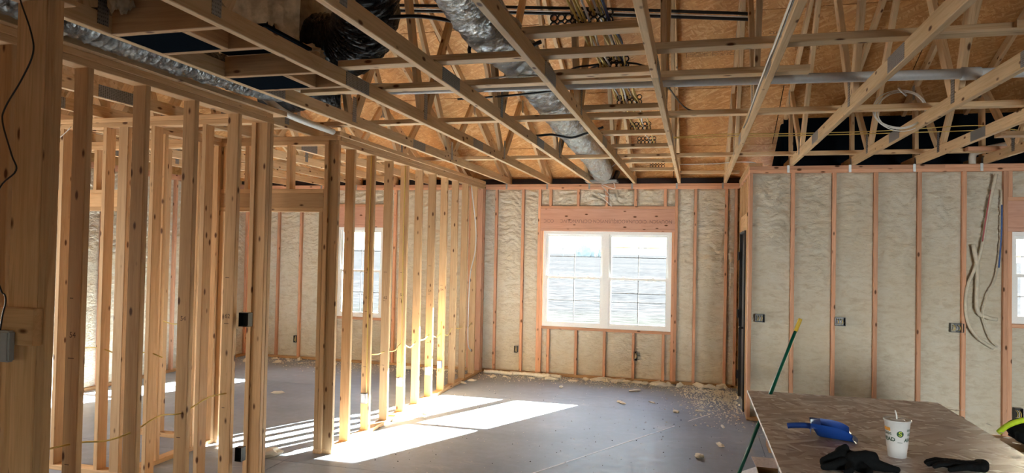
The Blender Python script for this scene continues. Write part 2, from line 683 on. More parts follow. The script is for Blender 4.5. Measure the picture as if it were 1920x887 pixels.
# ------------------------------------------------------------------ floor
floor = structure('floor')
bx_f = MB().box(-7.3, 6.8, -6.4, 10.0, -0.25, -0.012)
bx_f.build('joint_bed', JOINT, floor)
JX, JY = 0.63, 5.13
xs = [-7.3, -3.3, JX, 6.8]
ys = [-6.4, 1.0, JY, 8.05, 10.0]
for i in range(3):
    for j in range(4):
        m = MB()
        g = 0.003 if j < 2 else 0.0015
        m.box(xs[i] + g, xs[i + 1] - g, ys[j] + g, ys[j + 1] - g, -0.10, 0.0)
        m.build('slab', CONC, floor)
for a, b in (((-1.45, 5.09), (-0.184, 7.426)), ((-0.052, 7.686), (0.182, 8.10))):
    a, b = Vector((*a, 0.0008)), Vector((*b, 0.0008))
    board('chalk_mark', floor, a, b, 0.014, 0.0014, (b - a).cross(Vector((0, 0, 1))), CHALK)


# ------------------------------------------------------------------ foam
def foam_panel(parent, o, u, n, w, h, seed, z0, strength=1.0, coarse=False):
    """lumpy sprayed foam filling one stud bay. o: lower left corner at the stud face, u: across, n: towards the room"""
    o, u, n = Vector(o), Vector(u), Vector(n)
    nx = max(5, int(w / 0.016))
    nz = max(5, int(h / 0.0125))
    if coarse:
        nx, nz = max(4, nx // 2), max(4, nz // 2)
    vs, fs = [], []
    sd = seed * 7.31
    for j in range(nz + 1):
        z = h * j / nz
        zz = z0 + z
        for i in range(nx + 1):
            x = w * i / nx
            e = min(x, w - x) / 0.03
            ez = min(z, h - z) / 0.025
            edge = min(1.0, max(0.0, min(e, ez)))
            q = Vector((x * 4.2 + sd, zz * 16.0, sd * 0.3))
            warp = noise.noise(Vector((x * 5 + sd, zz * 2.2, 1.7)))
            n1 = noise.noise(Vector((x * 3.0 + sd, zz * 12.0 + warp * 3.0, 4.0)))
            n2 = noise.noise(Vector((x * 6.0 + sd, zz * 26.0 + warp * 5.0, 8.0)))
            ridge = min(1.0, abs(n1) * 3.0) ** 0.6 + 0.45 * min(1.0, abs(n2) * 3.0) ** 0.6 - 0.6
            up = min(1.0, max(0.12, (zz - 1.0) / 0.9)) * (0.6 + 0.5 * noise.noise(Vector((sd, zz * 1.5, 0))) + 0.3)
            lump = noise.turbulence(q, 3, False, noise_basis='PERLIN_ORIGINAL') - 0.3
            fine = noise.noise(Vector((x * 26 + sd, zz * 34, 0)))
            d = -0.040 + 0.012 * noise.noise(Vector((x * 3 + sd, zz * 1.6, 9)))
            d += strength * (0.026 * ridge * up + 0.016 * lump * (0.35 + 0.65 * up) + 0.004 * fine)
            cre = math.exp(-((zz - 1.02 - 0.02 * warp) / 0.012) ** 2)
            d -= 0.012 * cre
            bulge = 0.010 * math.sin(math.pi * x / w)
            d += bulge
            d = min(d, -0.002)
            d = d * edge + (-0.045 if e < 1 or ez < 1 else d) * (1 - edge)
            vs.append(tuple(o + u * x + Vector((0, 0, z)) + n * d))
    for j in range(nz):
        for i in range(nx):
            a = j * (nx + 1) + i
            fs.append((a, a + 1, a + nx + 2, a + nx + 1))
    me = bpy.data.meshes.new('foam')
    me.from_pydata(vs, [], fs)
    me.materials.append(FOAM)
    for p in me.polygons:
        p.use_smooth = True
    return link('foam_panel', me, parent, Matrix.Identity(4))


# ------------------------------------------------------------------ windows
def window(name, x0, x1, z0, z1, yi, units=1, extra=False):
    """vinyl double-hung window, indoor face of its frame at yi, depth 0.075 outwards"""
    w = structure(name, ((x0 + x1) / 2, yi, z0))
    W = lambda nm, x0, x1, y0, y1, z0, z1, mat=VINYL, par=w: MB().box(x0 - ox, x1 - ox, y0 - oy, y1 - oy, z0 - oz, z1 - oz)
    y1 = yi + 0.075
    fr = 0.042
    m = MB()
    c = Vector(w.location)

    def B(m, a, b, p, q, r, s):
        m.box(a - c.x, b - c.x, p - c.y, q - c.y, r - c.z, s - c.z)

    def add(m, nm, mat, par):
        return link(nm, m.mesh(nm, mat), par, None)
    m = MB()
    B(m, x0, x0 + fr, yi, y1, z0, z1)
    B(m, x1 - fr, x1, yi, y1, z0, z1)
    B(m, x0 + fr, x1 - fr, yi, y1, z0, z0 + fr)
    B(m, x0 + fr, x1 - fr, yi, y1, z1 - fr, z1)
    add(m, 'frame', VINYL, w)
    uw = (x1 - x0) / units
    for k in range(1, units):
        m = MB()
        xm = x0 + uw * k
        B(m, xm - 0.045, xm + 0.045, yi - 0.004, y1, z0 + fr, z1 - fr)
        add(m, 'mullion', VINYL, w)
    zm = (z0 + z1) / 2 + 0.02
    for k in range(units):
        a = x0 + uw * k + (fr if k == 0 else 0.045)
        b = x0 + uw * (k + 1) - (fr if k == units - 1 else 0.045)
        for low in (0, 1):
            ya = yi + (0.008 if low else 0.036)
            yb = ya + 0.028
            za, zb = (z0 + fr, zm + 0.018) if low else (zm - 0.018, z1 - fr)
            s = 0.032
            m = MB()
            B(m, a, a + s, ya, yb, za, zb)
            B(m, b - s, b, ya, yb, za, zb)
            B(m, a + s, b - s, ya, yb, za, za + s)
            B(m, a + s, b - s, ya, yb, zb - s, zb)
            if low:
                for fx in (0.25, 0.75):
                    xx = a + (b - a) * fx
                    B(m, xx - 0.022, xx + 0.022, ya + 0.002, yb, zb, zb + 0.008)
                    B(m, xx - 0.010, xx + 0.010, ya + 0.002, yb, zb + 0.008, zb + 0.015)
            sash = add(m, 'lower_sash' if low else 'upper_sash', VINYL, w)
            yg = (ya + yb) / 2
            m = MB()
            B(m, a + s, b - s, yg - 0.002, yg + 0.002, za + s, zb - s)
            add(m, 'pane', GLASS, sash)
            xm, zc = (a + b) / 2, (za + zb) / 2
            m = MB()
            B(m, xm - 0.005, xm + 0.005, yg - 0.004, yg + 0.004, za + s, zb - s)
            add(m, 'muntin', GRID, sash)
            m = MB()
            B(m, a + s, b - s, yg - 0.004, yg + 0.004, zc - 0.005, zc + 0.005)
            add(m, 'muntin', GRID, sash)
            if extra and k == units - 1:
                m = MB()
                ze = zc + (0.14 if not low else 0.125)
                B(m, a + s, b - s, yg - 0.004, yg + 0.004, ze - 0.006, ze + 0.006)
                add(m, 'muntin', GRID, sash)
    return w


# ------------------------------------------------------------------ exterior framed walls
def ext_wall_x(name, y, x0, x1, studs, openings, cad, mat, foam_seed, depth=0.14, hid=None):
    """framed outside wall along X with its stud faces at y, facing -Y. openings: (xa, xb, zsill, zhead, zheader_top)"""
    w = structure(name, (x0, y, 0))
    yb = y + depth
    bx('bottom_plate', w, x0, x1, y, yb, 0, PT, W_STUD)
    xs_, n_ = x0, 0
    while xs_ < x1 - 0.01:
        xe = min(x1, xs_ + 3.66)
        bx('top_plate', w, xs_, xe, y, yb, H - 2 * PT, H - PT, mat)
        xs_ = xe
    xs_ = x0
    first = True
    while xs_ < x1 - 0.01:
        xe = min(x1, xs_ + (1.9 if first else 3.66))
        bx('top_plate', w, xs_, xe, y - 0.002, yb, H - PT, H, mat)
        xs_ = xe
        first = False
    segs = []  # vertical members as (xa, xb) to define bays
    opn = sorted(openings)
    for c in studs:
        if any(a - 0.09 < c < b + 0.09 for a, b, *_ in opn):
            continue
        bx('stud', w, c - PT / 2, c + PT / 2, y, yb, PT, TOPP, mat, 0.003)
        segs.append((c - PT / 2, c + PT / 2))
    for a, b, zs, zh, zt in opn:
        for s, e in ((a - 2 * PT, a - PT), (b + PT, b + 2 * PT)):
            bx('king_stud', w, s, e, y, yb, PT, TOPP, mat)
        for s, e in ((a - PT, a), (b, b + PT)):
            bx('trimmer_stud', w, s, e, y, yb, PT, zh, mat)
        segs.append((a - 2 * PT, b + 2 * PT))
        bx('header', w, a - PT, b + PT, y + 0.003, yb, zh + PT, zt - PT, W_LVL)
        bx('header_plate', w, a - PT, b + PT, y, yb, zt - PT, zt, mat)
        bx('header_plate', w, a - PT, b + PT, y, yb, zh, zh + PT, W_LVL)
        ins = []
        if zs > 0.1:
            bx('sill_plate', w, a, b, y, yb, zs - PT, zs, mat)
        for c in cad:
            if a - 0.02 < c < b + 0.02:
                if zs > 0.1:
                    bx('cripple_stud', w, c - PT / 2, c + PT / 2, y, yb, PT, zs - PT, mat, 0.002)
                    ins.append((c - PT / 2, c + PT / 2))
                bx('cripple_stud', w, c - PT / 2, c + PT / 2, y, yb, zt, TOPP, mat, 0.002)
        # foam above and below the opening
        e0 = a - PT
        cc = [c for c in cad if a - 0.02 < c < b + 0.02]
        for k, c in enumerate(cc + [b + PT + PT / 2]):
            e1 = c - PT / 2
            if e1 - e0 > 0.03:
                foam_panel(w, (e0, y, zt), (1, 0, 0), (0, -1, 0), e1 - e0, TOPP - zt, foam_seed + k * 3 + 50, zt + 0.5, 1.3)
            e0 = c + PT / 2
        if zs > 0.1:
            e0 = a
            for k, c in enumerate(cc + [b + PT / 2]):
                e1 = c - PT / 2
                if e1 - e0 > 0.03:
                    foam_panel(w, (e0, y, PT), (1, 0, 0), (0, -1, 0), e1 - e0, zs - 2 * PT, foam_seed + k * 5 + 90, 0.0, 0.9)
                e0 = c + PT / 2
    segs.sort()
    k = 0
    for (a, b), (c, d) in zip(segs, segs[1:]):
        if c - b > 0.02:
            k += 1
            foam_panel(w, (b, y, PT), (1, 0, 0), (0, -1, 0), c - b, TOPP - PT, foam_seed + k, PT)
    # outside sheathing with the holes left open
    m = MB()
    e0 = x0
    for a, b, zs, zh, zt in opn:
        m.box(e0 - x0, a - x0, depth, depth + 0.012, -0.1, H)
        m.box(a - x0, b - x0, depth, depth + 0.012, -0.1, zs)
        m.box(a - x0, b - x0, depth, depth + 0.012, zh, H)
        e0 = b
    m.box(e0 - x0, x1 - x0, depth, depth + 0.012, -0.1, H)
    link('sheathing', m.mesh('sheathing', OSB_WALL), w, None)
    return w


cadb = [CADB + S16 * k for k in range(-10, 9)]
WIN1 = (-2.143, -0.317, 0.712, 2.09, 2.45)
WIN2 = (-5.45, -4.655, 0.712, 2.11, 2.47)
wall_back = ext_wall_x('wall_back', YB, -7.05, 0.70, [-7.03] + cadb + [0.525], [WIN1, WIN2], cadb, W_RED, 1)
# extra trimmers that double the posts below the window sill
for a, b in ((-2.26, -2.222), (-0.24, -0.202)):
    pass
window('window_1', -2.134, -0.318, 0.713, 2.089, 9.80, 2, True)
window('window_2', -5.442, -4.656, 0.713, 2.109, 9.80, 1)
cadr = [CADR + S16 * k for k in range(0, 14)]
WIN3 = (3.06, 4.30, 1.16, 2.085, 2.43)
wall_right = ext_wall_x('wall_right', YR, 0.56, 6.7, [0.58] + cadr, [WIN3], cadr, W_RED, 31)
window('window_3', 3.061, 4.299, 1.161, 2.084, 8.01, 2)

# lettering on the back window header, printed faint and upside down
for s, x in (('CCIC', -2.06), ("JUSNVSCN CICPUVNOUVC", -1.50), ('NOUVSCN  CICCUNXOOIC', -0.72)):
    v, f = text_verts(s, 0.07)
    m = MB()
    m.v = [(x - px * 0.92, YB - 0.0008, 2.235 - py) for px, py, pz in v]
    m.f = f
    m.m = [0] * len(f)
    m.build('header_lettering', FAINT, wall_back).matrix_world = Matrix.Identity(4)

# ------------------------------------------------------------------ left outside wall (X = -7.05) and hidden shell
wfl = structure('wall_far_left', (-7.05, -6.2, 0))
bx('bottom_plate', wfl, -7.19, -7.05, -6.2, YB, 0, PT, W_STUD)
bx('top_plate', wfl, -7.19, -7.05, -6.2, 1.8, TOPP, H, W_RED)
bx('top_plate', wfl, -7.19, -7.05, 1.8, YB, TOPP, H, W_RED)
yy = [YB - 0.02 - S16 * k for k in range(0, 17)]
LW = (2.35, 3.80)
for k, c in enumerate(yy):
    if LW[0] < c < LW[1]:
        continue
    bx('stud', wfl, -7.19, -7.05, c - PT / 2, c + PT / 2, PT, TOPP, W_RED, 0.003)
    if k and not (LW[0] - 0.3 < c < LW[1]):
        foam_panel(wfl, (-7.05, yy[k - 1] - PT / 2, PT), (0, -1, 0), (1, 0, 0), S16 - PT, TOPP - PT, 120 + k, PT, 1.0)
m = MB()
x = -7.19 + 7.05
m.box(x - 0.012, x, 0, LW[0] + 6.2, -0.1, H)
m.box(x - 0.012, x, LW[1] + 6.2, YB + 6.2 + 0.15, -0.1, H)
m.box(x - 0.012, x, LW[0] + 6.2, LW[1] + 6.2, -0.1, 0.8)
m.box(x - 0.012, x, LW[0] + 6.2, LW[1] + 6.2, 2.1, H)
link('sheathing', m.mesh('sheathing', OSB_WALL), wfl, None)

m = MB()
for a, b in ((-7.2, -4.4), (-3.6, 2.0), (4.8, 6.8)):
    m.box(a, b, -6.35, -6.2, -0.1, H)
for a, b in ((-4.4, -3.6), (2.0, 4.8)):
    m.box(a, b, -6.35, -6.2, 2.2, H)
m.build('wall_rear', OSB_WALL, None, kind='structure')
m = MB()
m.box(6.7, 6.85, -6.35, 8.1, -0.1, H)
m.build('wall_far_right', OSB_WALL, None, kind='structure')

# ------------------------------------------------------------------ the jog wall with the door (X = 0.56 .. 0.70)
wj = structure('wall_side', (0.56, YR, 0))
xa, xb = 0.562, 0.700
bx('bottom_plate', wj, xa, xb, YR + 0.14, 8.30, 0, PT, W_STUD)
bx('bottom_plate', wj, xa, xb, 9.32, YB - 0.002, 0, PT, W_STUD)
bx('top_plate', wj, xa, xb, YR + 0.14, YB - 0.002, TOPP, TOPP + PT, W_RED)
bx('top_plate', wj, xa, xb, YR + 0.02, YB - 0.002, H - PT + 0.001, H + 0.001, W_STUD)
bx('top_plate', wj, xa - 0.004, xb, YR + 0.05, YB - 0.002, H + 0.002, H + 0.04, W_STUD)
DY0, DY1, DZ = 8.36, 9.28, 2.08
for c in (YR + 0.16, 8.284, 8.322, 9.30, 9.338, 9.60):
    bx('stud', wj, xa, xb, c, c + PT, PT, TOPP, W_STUD)
bx('header', wj, xa, xb, 8.36, 9.30, DZ + PT, DZ + 0.20, W_STUD)
bx('header_plate', wj, xa, xb, 8.36, 9.30, DZ, DZ + PT, W_STUD)
for c in (8.55, 8.95):
    bx('cripple_stud', wj, xa, xb, c, c + PT, DZ + 0.20, TOPP, W_STUD)
for a, b, sd in ((8.36, 8.55, 200), (8.588, 8.95, 201), (8.988, 9.30, 202)):
    foam_panel(wj, (xa, a, DZ + 0.2), (0, 1, 0), (-1, 0, 0), b - a, TOPP - DZ - 0.2, sd, 1.6)
foam_panel(wj, (xa, 9.376, PT), (0, 1, 0), (-1, 0, 0), 0.224, TOPP - PT, 203, PT)
foam_panel(wj, (xa, YR + 0.198, PT), (0, 1, 0), (-1, 0, 0), 0.13, TOPP - PT, 204, PT)
m = MB().box(0.14, 0.152, 0.15, DY0 - YR, -0.1, H).box(0.14, 0.152, DY1 - YR, 1.98, -0.1, H).box(0.14, 0.152, DY0 - YR, DY1 - YR, DZ, H)
link('sheathing', m.mesh('sheathing', OSB_WALL), wj, None)
# door: black frame, black slab, three hinges and a latch
dr = structure('door_1', (0.56, DY0, 0))
m = MB()
m.box(-0.016, 0.13, 0.0, 0.022, 0.0, DZ)
m.box(-0.016, 0.13, DY1 - DY0 - 0.022, DY1 - DY0, 0.0, DZ)
m.box(-0.016, 0.13, 0.022, DY1 - DY0 - 0.022, DZ - 0.022, DZ)
link('jamb', m.mesh('jamb', BLKM), dr, None)
m = MB().box(0.02, 0.064, 0.026, DY1 - DY0 - 0.026, 0.01, DZ - 0.026)
m.mi = 0
slab = link('door_slab', m.mesh('door_slab', BLKM), dr, None)
for z0, z1 in ((0.25, 0.95), (1.15, 1.85)):
    m = MB().box(0.014, 0.021, 0.16, DY1 - DY0 - 0.16, z0, z1)
    link('panel', m.mesh('panel', BLKM), slab, None)
for z in (0.28, 1.05, 1.78):
    m = MB().box(-0.024, -0.016, DY1 - DY0 - 0.05, DY1 - DY0 + 0.03, z - 0.05, z + 0.05)
    m.tube([(-0.028, DY1 - DY0 - 0.024, z - 0.055), (-0.028, DY1 - DY0 - 0.024, z + 0.055)], 0.008, 8)
    link('hinge', m.mesh('hinge', BLK), dr, None)
m = MB().tube([(0.02, 0.09, 0.95), (-0.05, 0.09, 0.95)], 0.012, 8).tube([(-0.05, 0.09, 0.95), (-0.05, 0.19, 0.95)], 0.009, 8)
link('handle', m.mesh('handle', BLK), dr, None)

# sheets behind the right-hand wall, coloured black for the unlit porch roof space
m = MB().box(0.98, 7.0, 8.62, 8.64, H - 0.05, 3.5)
m.build('wall_porch_shade', DARKSHEET, None, kind='structure')
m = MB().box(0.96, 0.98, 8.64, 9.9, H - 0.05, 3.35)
m.build('wall_porch_shade_end', DARKSHEET, None, kind='structure')

# unseen porch roof and beam, added to keep the sun off the right-hand window
m = MB()
m.v = [(0.72, 8.105, 2.70), (6.9, 8.105, 2.70), (6.9, 11.7, 2.46), (0.72, 11.7, 2.46)]
m.v += [(a, b, c + 0.05) for a, b, c in m.v]
m.f = [(0, 1, 2, 3), (7, 6, 5, 4), (0, 4, 5, 1), (1, 5, 6, 2), (2, 6, 7, 3), (3, 7, 4, 0)]
m.m = [0] * 6
m.box(0.75, 6.8, 11.55, 11.65, 2.20, 2.48)
m.box(0.80, 0.92, 11.54, 11.66, -0.35, 2.2)
m.box(4.6, 4.72, 11.54, 11.66, -0.35, 2.2)
m.build('roof_porch_sunblock', VINYL, None, kind='structure')

# ------------------------------------------------------------------ interior partitions
WS = W_STUD
w1 = structure('wall_left', (XL1, 5.41, 0))
bx('bottom_plate', w1, XL0, XL1, 5.41, 7.15, 0, PT, WS)
bx('bottom_plate', w1, XL0, XL1, 7.153, YB, 0, PT, WS)
bx('top_plate', w1, XL0, XL1, 5.41, 8.9, TOPP, TOPP + PT, WS)
bx('top_plate', w1, XL0, XL1, 8.9, YB, TOPP, TOPP + PT, WS)
bx('top_plate', w1, XL0, XL1, 5.45, 7.6, TOPP + PT, H, WS)
bx('top_plate', w1, XL0, XL1, 7.6, YB, TOPP + PT, H, WS)
bx('nailing_plate', w1, -3.15, -3.005, 5.45, YB - 0.06, H, H + PT, WS)
bx('stud', w1, XL0, XL1, 5.41, 5.448, PT, TOPP, WS)
for k in range(10):
    y = 5.699 + S16 * k
    bx('stud', w1, XL0, XL1, y, y + PT, PT, TOPP, WS, 0.003)
bx('stud', w1, XL0, XL1, 9.64, 9.678, PT, TOPP, W_RED)
bx('stud', w1, XL0, XL1, 9.742, 9.780, PT, TOPP, W_RED)

w2 = structure('wall_left_near', (XL1, 4.45, 0))
bx('bottom_plate', w2, XL0, XL1, 0.8, 4.449, 0, PT, WS)
bx('top_plate', w2, XL0, XL1, 0.8, 4.449, TOPP, TOPP + PT, WS)
bx('top_plate', w2, XL0, XL1, 0.8, 3.95, TOPP + PT, H, WS)
bx('top_plate', w2, XL0, XL1, 3.952, 4.36, TOPP + PT, H, WS)
bx('nailing_plate', w2, -3.15, -2.985, 2.98, 4.56, H, H + PT, WS)
bx('nailing_plate', w2, -3.15, -2.975, 0.8, 2.97, H, H + PT, WS)
for y in (1.20, 1.61, 2.02, 2.43, 2.835, 3.223, 3.62, 4.04, 4.371, 4.411):
    bx('stud', w2, XL0, XL1, y, y + PT, PT, TOPP, WS, 0.002)

c1 = structure('wall_hall_back', (-3.11, 5.39, 0))
ya, yb_ = 5.39, 5.479


def xs_stud(w, x, ya, yb, z0=PT, z1=TOPP, nm='stud', mat=WS):
    bx(nm, w, x, x + PT, ya, yb, z0, z1, mat, 0.0015)


bx('bottom_plate', c1, -3.19, XL0 - 0.001, ya, yb_, 0, PT, WS)
bx('bottom_plate', c1, -5.27, -4.16, ya, yb_, 0, PT, WS)
bx('bottom_plate', c1, -7.05, -6.30, ya, yb_, 0, PT, WS)
bx('top_plate', c1, -7.05, XL0 - 0.001, ya, yb_, TOPP, TOPP + PT, WS)
bx('top_plate', c1, -7.05, -3.025, ya, yb_, TOPP + PT + 0.0005, H, WS)
bx('nailing_plate', c1, -3.16, -3.0, ya + 0.0, ya + 0.055, H + 0.001, H + PT, WS)
for x in (-3.148, -4.272, -4.234, -4.85, -5.308, -6.376, -6.9):
    xs_stud(c1, x, ya, yb_)
for x, z in ((-3.187, 2.10), (-4.196, 2.10), (-5.27, 2.10), (-6.338, 2.10)):
    xs_stud(c1, x, ya, yb_, PT, z, 'trimmer_stud')
for a, b in ((-4.196, -3.149), (-6.338, -5.27)):
    bx('header', c1, a, b, ya + 0.002, yb_ - 0.002, 2.10 + PT, 2.265, WS)
    bx('header_plate', c1, a, b, ya, yb_, 2.10, 2.10 + PT, WS)
    bx('header_plate', c1, a, b, ya, yb_, 2.265, 2.303, WS)
for x in (-4.18, -3.950, -3.522, -5.638, -6.05):
    xs_stud(c1, x, ya, yb_, 2.303, TOPP, 'cripple_stud')

c2 = structure('wall_hall_front', (-3.11, 4.36, 0))
bx('bottom_plate', c2, -7.05, XL0 - 0.001, 4.36, 4.449, 0, PT, WS)
bx('top_plate', c2, -7.05, XL0 - 0.001, 4.36, 4.449, TOPP, TOPP + PT, WS)
bx('top_plate', c2, -7.05, -3.03, 4.3605, 4.449, TOPP + PT + 0.0005, H, WS)
for x in (-3.148, -4.03, -4.478, -4.90, -5.31, -5.72, -6.13, -6.54, -7.04):
    xs_stud(c2, x, 4.36, 4.449)
bx('stud', c2, -4.329, -4.240, 4.36, 4.398, PT, TOPP, WS)
bx('stud', c2, -3.57, -3.532, 4.36, 4.449, PT, TOPP, WS)

w3 = structure('wall_hall_end', (-4.2, 4.45, 0))
bx('bottom_plate', w3, -4.289, -4.20, 4.4495, 5.3895, 0, PT, WS)
bx('top_plate', w3, -4.289, -4.20, 4.4495, 5.3895, TOPP, TOPP + PT, WS)
bx('top_plate', w3, -4.289, -4.20, 4.4495, 5.3895, TOPP + PT, H, WS)
for y in (4.70, 5.107, 5.351):
    bx('stud', w3, -4.289, -4.20, y, y + PT, PT, TOPP, WS)

# carpenter's marks on the stud faces
for par, x0, yf, rows in ((w1, XL0, None, [5.699 + S16 * k for k in range(8)]), (w2, XL0, None, [2.835, 3.223, 3.62, 4.04])):
    for y in rows:
        m = MB()
        for z in (random.uniform(0.55, 0.7), random.uniform(1.15, 1.35), random.uniform(1.5, 1.6)):
            m.box(x0 + 0.02, x0 + 0.02 + random.uniform(0.02, 0.04), y - 0.0006, y + 0.0005, z, z + 0.004)
        m.build('pencil_mark', INK, par).matrix_world = Matrix.Identity(4)
        v, f = text_verts(random.choice(['62', '54', '52']), 0.042)
        m = MB()
        zc = 1.30 + random.uniform(-0.04, 0.04)
        m.v = [(x0 + 0.045 + a, y - 0.0008, zc + b) for a, b, c in v]
        m.f = f
        m.m = [0] * len(f)
        m.build('stamped_number', INK, par).matrix_world = Matrix.Identity(4)

# wall further left, dividing the left-hand rooms
w4 = structure('wall_closet', (-5.6, 0.8, 0))
bx('bottom_plate', w4, -5.689, -5.6, 0.8, 4.36, 0, PT, WS)
bx('top_plate', w4, -5.689, -5.6, 0.8, 4.36, TOPP, H, WS)
for k in range(9):
    y = 0.9 + S16 * k
    bx('stud', w4, -5.689, -5.6, y, y + PT, PT, TOPP, WS)

# near built-up wall end that carries the thermostat
wn_ = structure('wall_near', (-2.44, 2.0, 0))
YN = 2.0
bx('stud', wn_, -2.440, -2.3305, YN, YN + PT, PT, TOPP, WS)
bx('stud', wn_, -2.329, -2.291, YN + 0.001, YN + 0.041, PT, TOPP, WS)
bx('stud', wn_, -2.480, -2.4415, YN + 0.01, YN + 0.099, PT, TOPP, WS)
for y in (1.55, 1.14, 0.73, 0.32, -0.1, -0.5):
    bx('stud', wn_, -2.380, -2.291, y, y + PT, PT, TOPP, WS)
bx('bottom_plate', wn_, -2.480, -2.291, -0.6, YN + 0.09, 0, PT, WS)
bx('top_plate', wn_, -2.480, -2.291, -0.6, YN + 0.09, TOPP, H, WS)
bx('mounting_block', wn_, -2.480, -2.300, YN - 0.038, YN, 1.418, 1.552, WS)

# ------------------------------------------------------------------ roof deck
ceil = structure('ceiling', (0, 0, H))
RM = 0.4167
sl = math.sqrt(1 + RM * RM)
PW = 1.125  # plan width of one 4 ft sheet
RIDGE = 1.265
PTH = 0.011
su = Vector((0, -1, RM)).normalized()
row = 0
y = 9.14 + PW
while y > RIDGE + 0.1:
    y1 = max(y - PW, RIDGE)
    off = 1.22 * (row % 2)
    x = -7.9 - off + 0.28
    while x < 7.2:
        a, b = max(x, -7.5), min(x + 2.438, 7.2)
        if b - a > 0.1:
            for side in (1, -1):
                # side 1: front slope (towards the field), -1: the far side of the ridge
                Y0, Y1 = (y, y1) if side == 1 else (2 * RIDGE - y, 2 * RIDGE - y1)
                z0_, z1_ = 7.0 - RM * y, 7.0 - RM * y1
                n = Vector((0, RM * side, 1)).normalized() * PTH
                g = 0.005
                d = Vector((0, Y1 - Y0, z1_ - z0_))
                dl = d.normalized() * g
                p = [Vector((a + g, Y0, z0_)) + dl, Vector((b - g, Y0, z0_)) + dl, Vector((b - g, Y1, z1_)) - dl, Vector((a + g, Y1, z1_)) - dl]
                # local frame so that the flake pattern lies in the sheet
                me = bpy.data.meshes.new('sheathing_panel')
                L = (p[3] - p[0]).length
                W_ = b - a - 2 * g
                me.from_pydata([(0, 0, 0), (W_, 0, 0), (W_, L, 0), (0, L, 0), (0, 0, PTH), (W_, 0, PTH), (W_, L, PTH), (0, L, PTH)], [],
                               [(0, 3, 2, 1), (4, 5, 6, 7), (0, 1, 5, 4), (1, 2, 6, 5), (2, 3, 7, 6), (3, 0, 4, 7)])
                me.materials.append(OSB_ROOF)
                zz = n.normalized()
                xx = Vector((1, 0, 0))
                yv = (p[3] - p[0]).normalized()
                mm = Matrix.Identity(4)
                zc = xx.cross(yv)
                for i in range(3):
                    mm[i][0], mm[i][1], mm[i][2], mm[i][3] = xx[i], yv[i], zc[i], p[0][i]
                if zc.z < 0:
                    mm = mm @ Matrix.Scale(-1, 4, (0, 0, 1))
                link('sheathing_panel', me, ceil, mm)
        x += 2.438
    y = y1
    row += 1


# roofing felt laid over the sheets keeps the joints light-tight
for side in (1, -1):
    m = MB()
    Y0, Y1 = (10.4, RIDGE) if side == 1 else (2 * RIDGE - 10.4, RIDGE)
    z0_, z1_ = 7.0 - RM * 10.4 + 0.03, 7.0 - RM * RIDGE + 0.03
    m.v = [(-7.7, Y0, z0_), (7.4, Y0, z0_), (7.4, Y1, z1_), (-7.7, Y1, z1_)]
    m.v += [(a, b, c + 0.004) for a, b, c in m.v]
    m.f = [(0, 1, 2, 3), (7, 6, 5, 4), (0, 4, 5, 1), (1, 5, 6, 2), (2, 6, 7, 3), (3, 7, 4, 0)]
    m.m = [0] * 6
    m.build('roof_felt', DARKSHEET, None, kind='structure')


# printed stamps on the deck
def stamp(x, y, w=0.30, h=0.07, txt=None, sz=0.06):
    o = Vector((x, y, 7.0 - RM * y))
    yv = Vector((0, 1, -RM)).normalized()
    nn = Vector((0, -RM, -1)).normalized() * 0.0015
    m = MB()

    def q(a, b, c, d):
        k = len(m.v)
        m.v += [tuple(o + Vector((1, 0, 0)) * u + yv * v + nn) for u, v in ((a, c), (b, c), (b, d), (a, d))]
        m.f.append((k, k + 1, k + 2, k + 3))
        m.m.append(0)
    if txt:
        v, f = text_verts(txt, sz)
        m.v = [tuple(o + Vector((1, 0, 0)) * a + yv * (-b) + nn) for a, b, c in v]
        m.f = f
        m.m = [0] * len(f)
    else:
        for k in range(3):
            q(0, 0.004, 0, h) if k == 0 else q(w * 0.55, w * 0.555, 0, h)
        for k in range(5):
            v = h * k / 5
            xx = 0.01
            while xx < w:
                l = random.uniform(0.006, 0.025)
                if random.random() < 0.7:
                    q(xx, xx + l, v, v + 0.005)
                xx += l + 0.006
    m.build('printed_stamp', INK, ceil).matrix_world = Matrix.Identity(4)


for x, y in ((-0.12, 7.42), (0.14, 7.42), (-1.35, 7.38), (0.95, 7.40), (-0.9, 7.45), (-2.3, 8.55), (-1.6, 8.55), (0.1, 9.55), (-0.8, 9.6)):
    stamp(x, y, 0.22, 0.08)
stamp(-1.95, 7.3, txt='AS', sz=0.14)
stamp(0.75, 7.20, txt='CLEAR', sz=0.05)

# eave baffle / fascia closing the low edge of the deck
m = MB().box(-7.4, 0.74, 9.935, 9.955, H - 0.02, 3.2)
m.build('trim_1', mat_plain('dark_soffit', (0.045, 0.035, 0.04), 0.8), None, kind='structure')
for nm, xx in (('wall_gable_left', -7.35), ('wall_gable_right', 7.0)):
    m = MB()
    a, b = xx, xx + 0.02
    pr = [(10.0, H), (10.0, 7 - RM * 10 + 0.0), (RIDGE, 7 - RM * RIDGE), (2 * RIDGE - 10.0, 7 - RM * 10), (2 * RIDGE - 10.0, H)]
    for xx_ in (a, b):
        m.v += [(xx_, p, z) for p, z in pr]
    m.f = [(0, 1, 2, 3, 4), (9, 8, 7, 6, 5)]
    m.m = [0, 0]
    m.build(nm, OSB_WALL, None, kind='structure')

